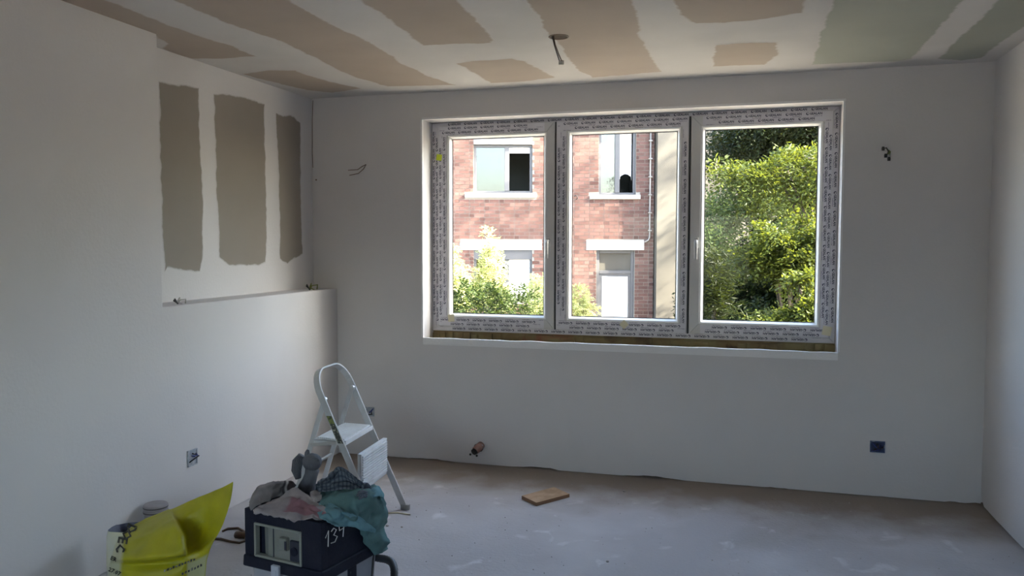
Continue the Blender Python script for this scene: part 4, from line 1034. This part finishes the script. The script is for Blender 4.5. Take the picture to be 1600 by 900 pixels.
def sheet(name, G, m, parent, nu=44, nv=34, amp=.006, freq=22, thick=.003, seed=0, fold=None, ragged=.0):
    G = [[np.array(p) for p in rw] for rw in G]; V = []; uv = []
    for j in range(nv + 1):
        for i in range(nu + 1):
            s_, t = i / nu, j / nv
            if ragged:
                s_ += ragged * noise.noise(Vector((t * 5, seed, 1))) * (abs(s_ - .5) * 2) ** 4; t += ragged * noise.noise(Vector((s_ * 5, seed, 7))) * (abs(t - .5) * 2) ** 4
                s_ = min(1, max(0, s_)); t = min(1, max(0, t))
            V.append(surf_pt(G, s_, t)); uv.append((s_, t))
    V = np.array(V).reshape(nv + 1, nu + 1, 3); du = np.gradient(V, axis=1); dv = np.gradient(V, axis=0); N = np.cross(du, dv); N /= np.linalg.norm(N, axis=2)[..., None] + 1e-9
    tocam = np.array(CAM) - V.mean((0, 1))
    if (N.mean((0, 1)) @ tocam) < 0: N = -N
    for j in range(nv + 1):
        for i in range(nu + 1):
            p = Vector(V[j, i]) * freq; d = noise.noise(p + Vector((seed * 7, 0, 0))) * amp + noise.noise(p * 2.3 + Vector((0, seed, 0))) * amp * .45
            rdg = 1 - abs(noise.noise(p * .7 + Vector((3, seed, 2)))) * 2; d += amp * .9 * max(0, rdg) ** 3
            V[j, i] += N[j, i] * d
    mb = MB(); w_ = nu + 1; mb.v = [tuple(q_) for q_ in V.reshape(-1, 3)]
    mb.f = [(j * w_ + i, j * w_ + i + 1, (j + 1) * w_ + i + 1, (j + 1) * w_ + i) for j in range(nv) for i in range(nu)]
    o0 = Vector((0, 0, 0)); q_ = parent
    while q_ is not None: o0 = o0 + q_.location; q_ = q_.parent
    me = bpy.data.meshes.new(name); me.from_pydata([tuple(Vector(p) - o0) for p in mb.v], [], mb.f)
    ul = me.uv_layers.new(name='UVMap'); li = np.array([v for f_ in mb.f for v in f_]); ul.data.foreach_set('uv', np.array(uv)[li].ravel())
    o = link(name, me, m, parent, smooth=True)
    so_ = o.modifiers.new('thickness', 'SOLIDIFY'); so_.thickness = thick; so_.offset = 0
    return o, G


def cloth_mat(name, col, col2=None, pattern=None, rough=.95):
    m = mat(name, col, rough, col2 or tuple(c_ * .8 for c_ in col), 12, .35, .65, 5, .25, 300, spec=.1); nt = m.node_tree; b = nt.nodes['Principled BSDF']
    src = b.inputs['Base Color'].links[0].from_socket; tc = nd(nt, 'ShaderNodeUVMap'); sp = nd(nt, 'ShaderNodeSeparateXYZ'); nt.links.new(tc.outputs[0], sp.inputs[0])
    def rng_mask(sock, a, e, soft=.01):
        g1 = nd(nt, 'ShaderNodeMapRange'); g1.inputs[1].default_value = a - soft; g1.inputs[2].default_value = a + soft; nt.links.new(sock, g1.inputs[0])
        g2 = nd(nt, 'ShaderNodeMapRange'); g2.inputs[1].default_value = e + soft; g2.inputs[2].default_value = e - soft; nt.links.new(sock, g2.inputs[0])
        mu = nd(nt, 'ShaderNodeMath', operation='MULTIPLY'); nt.links.new(g1.outputs[0], mu.inputs[0]); nt.links.new(g2.outputs[0], mu.inputs[1]); return mu.outputs[0]
    def over(s_, c_, fac):
        x = nd(nt, 'ShaderNodeMix', data_type='RGBA'); nt.links.new(fac, x.inputs[0]); nt.links.new(s_, x.inputs[6]); x.inputs[7].default_value = (*c_, 1); return x.outputs[2]
    for p in pattern or ():
        if p[0] == 'band': src = over(src, p[4], rng_mask(sp.outputs[p[1]], p[2], p[3]))
        if p[0] == 'box':
            mu = nd(nt, 'ShaderNodeMath', operation='MULTIPLY'); nt.links.new(rng_mask(sp.outputs[0], p[1], p[2], .02), mu.inputs[0]); nt.links.new(rng_mask(sp.outputs[1], p[3], p[4], .02), mu.inputs[1]); src = over(src, p[5], mu.outputs[0])
        if p[0] == 'check':
            for ax, k in ((0, p[1]), (1, p[2])):
                mm = nd(nt, 'ShaderNodeMath', operation='MULTIPLY'); mm.inputs[1].default_value = k; nt.links.new(sp.outputs[ax], mm.inputs[0])
                fr_ = nd(nt, 'ShaderNodeMath', operation='FRACT'); nt.links.new(mm.outputs[0], fr_.inputs[0])
                x = rng_mask(fr_.outputs[0], .15, .55, .08); h_ = nd(nt, 'ShaderNodeMath', operation='MULTIPLY'); h_.inputs[1].default_value = .62; nt.links.new(x, h_.inputs[0]); src = over(src, p[3], h_.outputs[0])
    nt.links.new(src, b.inputs['Base Color']); return m


M['grey_cloth'] = cloth_mat('grey_cloth', (.27, .25, .25), (.22, .205, .205), [('band', 0, .66, .71, (.09, .08, .085)), ('band', 0, .725, .765, (.46, .44, .43)), ('band', 0, .78, 1.1, (.06, .045, .045))])
M['pink_cloth'] = cloth_mat('pale_rag', (.37, .34, .345), (.32, .29, .30), [('box', .34, .92, .26, .66, (.30, .17, .20))])
M['check_cloth'] = cloth_mat('checked_cloth', (.165, .195, .23), (.13, .155, .19), [('check', 15, 8, (.035, .045, .07))])
M['white_cloth'] = cloth_mat('white_cloth', (.40, .38, .39))
M['teal_cloth'] = cloth_mat('teal_cloth', (.12, .225, .23), (.095, .18, .185))
M['teal_light'] = cloth_mat('teal_cloth_light', (.17, .33, .38), (.13, .26, .30))
LT = .45
LX0 = Vector((-1.508, -2.466, .45)); LXN = Vector((math.cos(R(-10.7)), math.sin(R(-10.7)), 0))


def Z(u, v, z): return tuple(at(u, v, 2, z))


def Sd(u, v, off):                                          # on the extractor's right face, off metres proud of it
    d = FW + RT * ((u - 800) / F_PX) - UP * ((v - 450) / F_PX); q_ = LX0 + LXN * off
    return tuple(CAM + d * ((q_ - CAM).dot(LXN) / d.dot(LXN)))


# grey cloth arched over the rear left corner
G = [[Z(392, 798, .456), Z(402, 790, .47), Z(418, 782, .47), Z(436, 775, .47), Z(452, 772, .465), Z(462, 772, .462)],
     [Z(389, 790, .475), Z(402, 774, .51), Z(418, 766, .515), Z(436, 762, .505), Z(450, 761, .50), Z(460, 764, .49)],
     [Z(390, 786, .475), Z(404, 763, .53), Z(420, 757, .535), Z(438, 754, .53), Z(452, 754, .52), Z(461, 760, .50)],
     [Z(394, 784, .465), Z(406, 766, .50), Z(422, 760, .505), Z(439, 757, .50), Z(452, 757, .495), Z(461, 762, .475)],
     [Z(398, 779, .455), Z(408, 776, .455), Z(423, 773, .455), Z(438, 771, .455), Z(452, 770, .455), Z(460, 770, .455)]]
r_ = empty('grey_cloth', (-1.80, -2.22, .45)); tag(r_, 'crumpled grey cloth with striped end on rear left of dust extractor', 'cloth', 'cloths on the dust extractor')
sheet('fabric', G, M['grey_cloth'], r_, amp=.009, freq=20, thick=.004, seed=1)
# pale rag with a pink middle
G = [[Z(426, 783, .475), Z(446, 772, .49), Z(458, 763, .505), Z(470, 768, .50), Z(488, 780, .49), Z(505, 791, .485), Z(521, 801, .475)],
     [Z(412, 789, .468), Z(436, 782, .475), Z(455, 776, .485), Z(472, 783, .482), Z(490, 792, .476), Z(506, 800, .472), Z(518, 806, .464)],
     [Z(402, 795, .460), Z(428, 793, .466), Z(449, 792, .470), Z(470, 796, .470), Z(488, 802, .466), Z(502, 806, .462), Z(511, 809, .458)],
     [Z(395, 797, .456), Z(415, 800, .46), Z(438, 804, .464), Z(456, 808, .47), Z(476, 808, .462), Z(492, 810, .458), Z(503, 811, .456)],
     [Z(408, 799, .4555), Z(424, 806, .457), Z(442, 809, .458), Z(458, 814, .468), Z(470, 813, .456), Z(486, 813, .455), Z(497, 813, .455)]]
r_ = empty('pale_rag', (-1.70, -2.36, .45)); tag(r_, 'creased pale rag with pink patch on front of dust extractor', 'cloth', 'cloths on the dust extractor')
sheet('fabric', G, M['pink_cloth'], r_, nu=60, nv=46, amp=.009, freq=26, thick=.003, seed=2, ragged=.06)
# teal shirt: body over the right face, sleeve along the front edge
G = [[Z(500, 774, .475), Z(520, 768, .49), Z(545, 764, .505), Z(570, 762, .51), Z(594, 764, .49)],
     [Z(500, 782, .485), Z(520, 776, .505), Z(545, 772, .515), Z(574, 773, .515), Z(599, 772, .475)],
     [Z(506, 794, .478), Z(524, 788, .495), Z(550, 783, .505), Z(580, 784, .49), Sd(600, 788, .022)],
     [Z(520, 803, .465), Z(536, 800, .475), Sd(558, 800, .055), Sd(583, 802, .055), Sd(601, 808, .02)],
     [Sd(545, 812, .03), Sd(553, 815, .045), Sd(566, 818, .055), Sd(586, 822, .05), Sd(603, 830, .02)],
     [Sd(561, 830, .02), Sd(567, 834, .035), Sd(576, 838, .045), Sd(591, 846, .045), Sd(606, 849, .02)],
     [Sd(577, 858, .015), Sd(581, 862, .022), Sd(588, 866, .03), Sd(597, 865, .03), Sd(606, 858, .02)]]
r_ = empty('teal_shirt', (-1.50, -2.22, .45)); tag(r_, 'teal shirt draped over the right side of dust extractor', 'shirt', 'cloths on the dust extractor')
sheet('shirt_body', G, M['teal_cloth'], r_, nu=60, nv=56, amp=.013, freq=17, thick=.004, seed=3, ragged=.03)
G = [[Z(488, 790, .475), Z(502, 786, .485), Z(524, 790, .49), Z(543, 800, .48), Sd(563, 808, .062), Sd(584, 825, .062)],
     [Z(494, 797, .470), Z(506, 797, .475), Z(526, 803, .475), Sd(545, 806, .04), Sd(565, 815, .060), Sd(586, 828, .062)],
     [Z(498, 804, .464), Z(509, 808, .464), Sd(524, 812, .02), Sd(546, 815, .035), Sd(566, 821, .056), Sd(586, 829.5, .06)],
     [Z(501, 810, .458), Z(510, 815, .456), Sd(525, 822, .015), Sd(547, 823, .026), Sd(566, 826, .048), Sd(585, 830.5, .056)]]
sheet('sleeve', G, M['teal_light'], r_, nu=54, nv=30, amp=.010, freq=28, thick=.004, seed=4)
G = [[Z(574, 764, .495), Z(584, 758, .505), Z(592, 762, .495), Z(598, 770, .475)], [Z(574, 772, .50), Z(585, 767, .51), Z(594, 768, .50), Z(600, 774, .475)], [Z(575, 780, .50), Z(585, 777, .505), Z(594, 776, .49), Z(599, 778, .472)]]
sheet('collar', G, M['teal_light'], r_, nu=20, nv=16, amp=.004, freq=26, thick=.004, seed=5)
# checked shirt heap
G = [[Z(494, 768, .48), Z(515, 762, .49), Z(534, 755, .50), Z(550, 757, .50), Z(566, 764, .49), Z(578, 770, .48)],
     [Z(496, 758, .53), Z(513, 747, .555), Z(530, 733, .59), Z(547, 741, .57), Z(563, 754, .545), Z(578, 764, .51)],
     [Z(497, 752, .54), Z(514, 744, .56), Z(531, 731, .59), Z(549, 743, .56), Z(565, 757, .53), Z(579, 767, .50)],
     [Z(496, 760, .52), Z(514, 757, .525), Z(534, 750, .54), Z(551, 755, .53), Z(566, 764, .515), Z(580, 771, .50)],
     [Z(498, 770, .495), Z(515, 768, .505), Z(534, 766, .515), Z(551, 769, .512), Z(566, 774, .512), Z(578, 778, .50)]]
r_ = empty('checked_shirt', (-1.60, -2.20, .45)); tag(r_, 'crumpled blue checked shirt heaped on back of dust extractor', 'shirt', 'cloths on the dust extractor')
sheet('shirt_body', G, M['check_cloth'], r_, nu=56, nv=44, amp=.012, freq=22, thick=.004, seed=6, ragged=.03)
G = [[Z(556, 770, .512), Z(565, 765, .522), Z(575, 767, .515)], [Z(557, 775, .515), Z(566, 772, .525), Z(576, 772, .515)], [Z(560, 780, .512), Z(567, 779, .515), Z(576, 777, .508)]]
sheet('cuff', G, M['check_cloth'], r_, nu=18, nv=14, amp=.006, freq=40, thick=.004, seed=8)
# scrap of white rag
G = [[Z(485, 771, .49), Z(492, 767, .495), Z(500, 770, .495)], [Z(486, 777, .49), Z(494, 776, .50), Z(502, 777, .495)], [Z(489, 782, .482), Z(495, 784, .486), Z(501, 782, .486)]]
r_ = empty('white_rag', (-1.64, -2.26, .45)); tag(r_, 'small scrap of white rag between pink rag and teal shirt', 'cloth', 'cloths on the dust extractor')
sheet('fabric', G, M['white_cloth'], r_, nu=18, nv=14, amp=.006, freq=40, thick=.003, seed=9)

# dusty round-headed tool standing on the lid
p = at(478, 768, 2, .452); dz = (p - CAM).dot(FW); k_ = dz / F_PX
tl = empty('power_tool', p); tag(tl, 'dusty grey round headed power tool standing on the dust extractor', 'tool')
T3 = lambda u, v, d=0: dep(u, v, dz + d)
b = MB(); b.tube([T3(478, 769), T3(479, 762), T3(483, 752), T3(486, 742), T3(488, 733)], [.036, .036, .030, .027, .030], 18); b.build('neck', M['tool_dusty'], tl, world=True, smooth=True)
b = MB(); c_ = T3(488, 722); bm = bmesh.new(); bmesh.ops.create_uvsphere(bm, u_segments=24, v_segments=16, radius=.040)
for vv in bm.verts: vv.co.z *= .92; vv.co *= 1 + .05 * noise.noise(vv.co * 40)
vs = [vv.co + c_ for vv in bm.verts]; fs = [tuple(v.index for v in f_.verts) for f_ in bm.faces]; bm.free(); b.add(vs, fs); b.build('head', M['tool_dusty'], tl, world=True, smooth=True)
dcam = (CAM - c_).normalized(); fd = (dcam + Vector((.35, 0, -.15))).normalized(); m_ = fd.to_track_quat('Z', 'Y').to_matrix()
b = MB(); b.lathe([(.024, .026), (.026, .034), (.023, .041), (.001, .042)], 20, c_, m_, caps=False); hd = b.build('head_cap', M['tool_dusty'], tl, world=True, smooth=True)
b = MB(); b.lathe([(.004, .040), (.004, .044)], 8, c_ + m_ @ Vector((.013, .010, 0)), m_); b.lathe([(.004, .038), (.004, .044)], 8, c_ + m_ @ Vector((-.015, -.010, 0)), m_); b.build('screw', M['tool_dark'], tl, world=True)
b = MB(); b.tube([T3(466, 748, .02), T3(463, 735, .02), T3(465, 722, .02), T3(472, 712, .02)], [.012, .021, .023, .017], 14); b.build('side_housing', M['tool_dark'], tl, world=True, smooth=True)
for k in range(5):
    b = MB(); q_ = T3(462 + k * 2.6, 714 + k * .6, -.004); b.tube([q_, T3(459 + k * 2.6, 724 + k, -.004), T3(460 + k * 2.6, 740 - k, -.004)], .0024, 6); b.build('cooling_rib', M['tool_dusty'], tl, world=True)
b = MB(); b.tube([T3(480, 712), T3(480, 707), T3(481, 703)], [.012, .010, .006], 10); b.build('knob', M['tool_dusty'], tl, world=True, smooth=True)
b = MB(); b.tube([T3(464, 765, -.01), T3(474, 768, -.012), T3(486, 770, -.012)], [.012, .014, .012], 10); b.build('tool_base', M['tool_dark'], tl, world=True, smooth=True)

# ------------------------------------------------------------------ tub behind the sack
p = at(245, 866, 2, 0); p.x = max(p.x, XL + .065)
jar = empty('tub', p); tag(jar, 'small greyish screw top tub by left wall behind yellow sack', 'tub')
b = MB(); b.lathe([(.044, 0), (.050, .006), (.051, .195), (.046, .208), (.001, .208)], 32, p, caps=False); b.build('tub_body', M['jar'], jar, world=True, smooth=False)
b = MB(); b.lathe([(.049, .202), (.055, .204), (.0555, .220), (.050, .223), (.0555, .226), (.0555, .242), (.052, .246), (.001, .247)], 32, p, caps=False); b.build('tub_lid', M['jar'], jar, world=True)
b = MB()
for z in (.211, .2335): b.lathe([(.0562, z - .003), (.0566, z), (.0562, z + .003)], 32, p, caps=False)
b.build('lid_band', M['jar_band'], jar, world=True)

# ------------------------------------------------------------------ yellow sack
sk = empty('plaster_sack', (-2.37, -2.24, 0)); tag(sk, 'bright yellow plastic sack of plaster with pointed open flap by left wall', 'sack')
M['sack_yellow'] = cloth_mat('sack_yellow', (.47, .45, .008), (.38, .36, .01), [('band', 0, -.2, .07, (.55, .55, .36)), ('box', .55, .97, .74, .97, (.56, .58, .30))], rough=.38)
nb = M['sack_yellow'].node_tree.nodes['Principled BSDF']; nb.inputs['Specular IOR Level'].default_value = .5
D_ = lambda u, v, z: tuple(dep(u, v, z))
e1 = _r.copy(); e2 = Vector((-e1.y, e1.x, 0)); cc = dep(229, 850, 3.54); cc.z = 0
b = MB(); rows = []
for (z, w_, d_) in ((0, .145, .065), (.03, .155, .075), (.10, .158, .08), (.16, .157, .078), (.225, .156, .078), (.245, .152, .066)):
    ring = []
    for k in range(28):
        a = 2 * math.pi * k / 28; ca, sa = math.cos(a), math.sin(a); pw = .45
        wob = 1 + .03 * noise.noise(Vector((ca * 2, sa * 2, z * 14)))
        ring.append(cc + e1 * (math.copysign(abs(ca) ** pw, ca) * w_ * wob) + e2 * (math.copysign(abs(sa) ** pw, sa) * d_ * wob) + Vector((0, 0, z + .012 * noise.noise(Vector((ca, sa, z * 9))) * (z > 0))))
    rows.append(ring)
vs = [q_ for rg in rows for q_ in rg]; fs = [(i * 28 + j, i * 28 + (j + 1) % 28, (i + 1) * 28 + (j + 1) % 28, (i + 1) * 28 + j) for i in range(5) for j in range(28)] + [tuple(range(28))]
b.add(vs, fs); b.build('sack_body', M['sack_white'], sk, world=True, smooth=True)
b = MB(); b.add([q_ + Vector((0, 0, .001)) for q_ in rows[-1]] + [cc + (q_ - cc) * .6 + Vector((0, 0, .02)) for q_ in rows[-1]], [(j, (j + 1) % 28, 28 + (j + 1) % 28, 28 + j) for j in range(28)] + [tuple(range(28, 56))]); b.build('sack_mouth', M['sack_mouth'], sk, world=True, smooth=True)
G = [[D_(184, 841, 3.47), D_(209, 821, 3.50), D_(246, 803, 3.50), D_(262, 797, 3.50), D_(272, 794, 3.51), D_(305, 780, 3.50), D_(340, 765, 3.46), D_(365, 753, 3.44)],
     [D_(180, 852, 3.42), D_(212, 838, 3.38), D_(252, 822, 3.36), D_(272, 815, 3.36), D_(281, 813, 3.42), D_(307, 800, 3.46), D_(337, 784, 3.45), D_(364, 763, 3.43)],
     [D_(177, 864, 3.37), D_(215, 854, 3.31), D_(262, 842, 3.28), D_(284, 835, 3.28), D_(289, 833, 3.43), D_(311, 824, 3.46), D_(335, 808, 3.44), D_(359, 788, 3.43)],
     [D_(174, 873, 3.34), D_(215, 873, 3.26), D_(268, 868, 3.23), D_(290, 862, 3.25), D_(292, 858, 3.40), D_(311, 851, 3.43), D_(328, 839, 3.42), D_(347, 822, 3.42)],
     [D_(172, 880, 3.38), D_(215, 880, 3.32), D_(262, 877, 3.30), D_(285, 873, 3.30), D_(294, 871, 3.31), D_(308, 866, 3.36), D_(318, 862, 3.38), D_(330, 854, 3.40)],
     [D_(171, 898, 3.37), D_(215, 900, 3.29), D_(262, 899, 3.28), D_(282, 896, 3.29), D_(294, 893, 3.31), D_(305, 890, 3.34), D_(313, 885, 3.36), D_(322, 880, 3.39)],
     [D_(171, 935, 3.38), D_(215, 942, 3.31), D_(262, 944, 3.31), D_(282, 941, 3.32), D_(294, 938, 3.33), D_(305, 936, 3.35), D_(312, 933, 3.36), D_(318, 930, 3.39)]]
fl, G = sheet('yellow_flap', G, M['sack_yellow'], sk, nu=70, nv=60, amp=.0035, freq=11, thick=.0016, seed=11)


_tab = []
for v_ in fl.data.vertices:
    d = v_.co + sk.location - CAM; z = d.dot(FW); _tab.append((800 + F_PX * d.dot(RT) / z, 450 - F_PX * d.dot(UP) / z, z))
_tab = np.array(_tab)


def print_on_sack(body, size, u, v, rot, m=M['sack_ink']):
    vs, fs = text_mesh(body, 1.0, 0, .03); V = []
    for x, y in vs:
        xx = x * size; yy = (y - .35) * size; uu = u + xx * math.cos(rot) + yy * math.sin(rot); vv = v + xx * math.sin(rot) - yy * math.cos(rot)
        dd = (_tab[:, 0] - uu) ** 2 + (_tab[:, 1] - vv) ** 2; ix = np.argsort(dd)[:4]; w_ = 1 / (dd[ix] + .5); zz = (w_ * _tab[ix, 2]).sum() / w_.sum()
        V.append(dep(uu, vv, zz - .009))
    b = MB(); b.add(V, fs); b.build('printed_lettering', m, sk, world=True)


print_on_sack('D', 21, 208, 819, R(112)); print_on_sack('O', 20, 201, 828, R(108)); print_on_sack('E', 21, 193, 839, R(100)); print_on_sack('C', 19, 188, 850, R(90))
print_on_sack('ER', 9, 173, 871, R(22)); print_on_sack('27.07', 9, 170, 889, R(24))
for (u0, v0, du, dv, n_, h_) in ((256, 894, 4.6, -1.75, 11, 4.0), (284, 899, 4.8, -2.2, 7, 4.5)):   # two lines of print too small to read
    b = MB()
    for k in range(n_):
        u, v = u0 + du * k, v0 + dv * k
        q4 = [(u, v), (u + du * .62, v + dv * .62), (u + du * .62, v + dv * .62 - h_ * (.7 + .3 * (k % 2))), (u, v - h_ * (.75 + .25 * (k % 3 == 0)))]
        V = []
        for uu, vv in q4:
            dd = (_tab[:, 0] - uu) ** 2 + (_tab[:, 1] - vv) ** 2; ix = np.argsort(dd)[:4]; w_ = 1 / (dd[ix] + .5); V.append(dep(uu, vv, (w_ * _tab[ix, 2]).sum() / w_.sum() - .009))
        b.add(V, [(0, 1, 2, 3)])
    b.build('faint_print', M['label_dark'], sk, world=True)

bpy.data.objects.remove(fo, do_unlink=True)
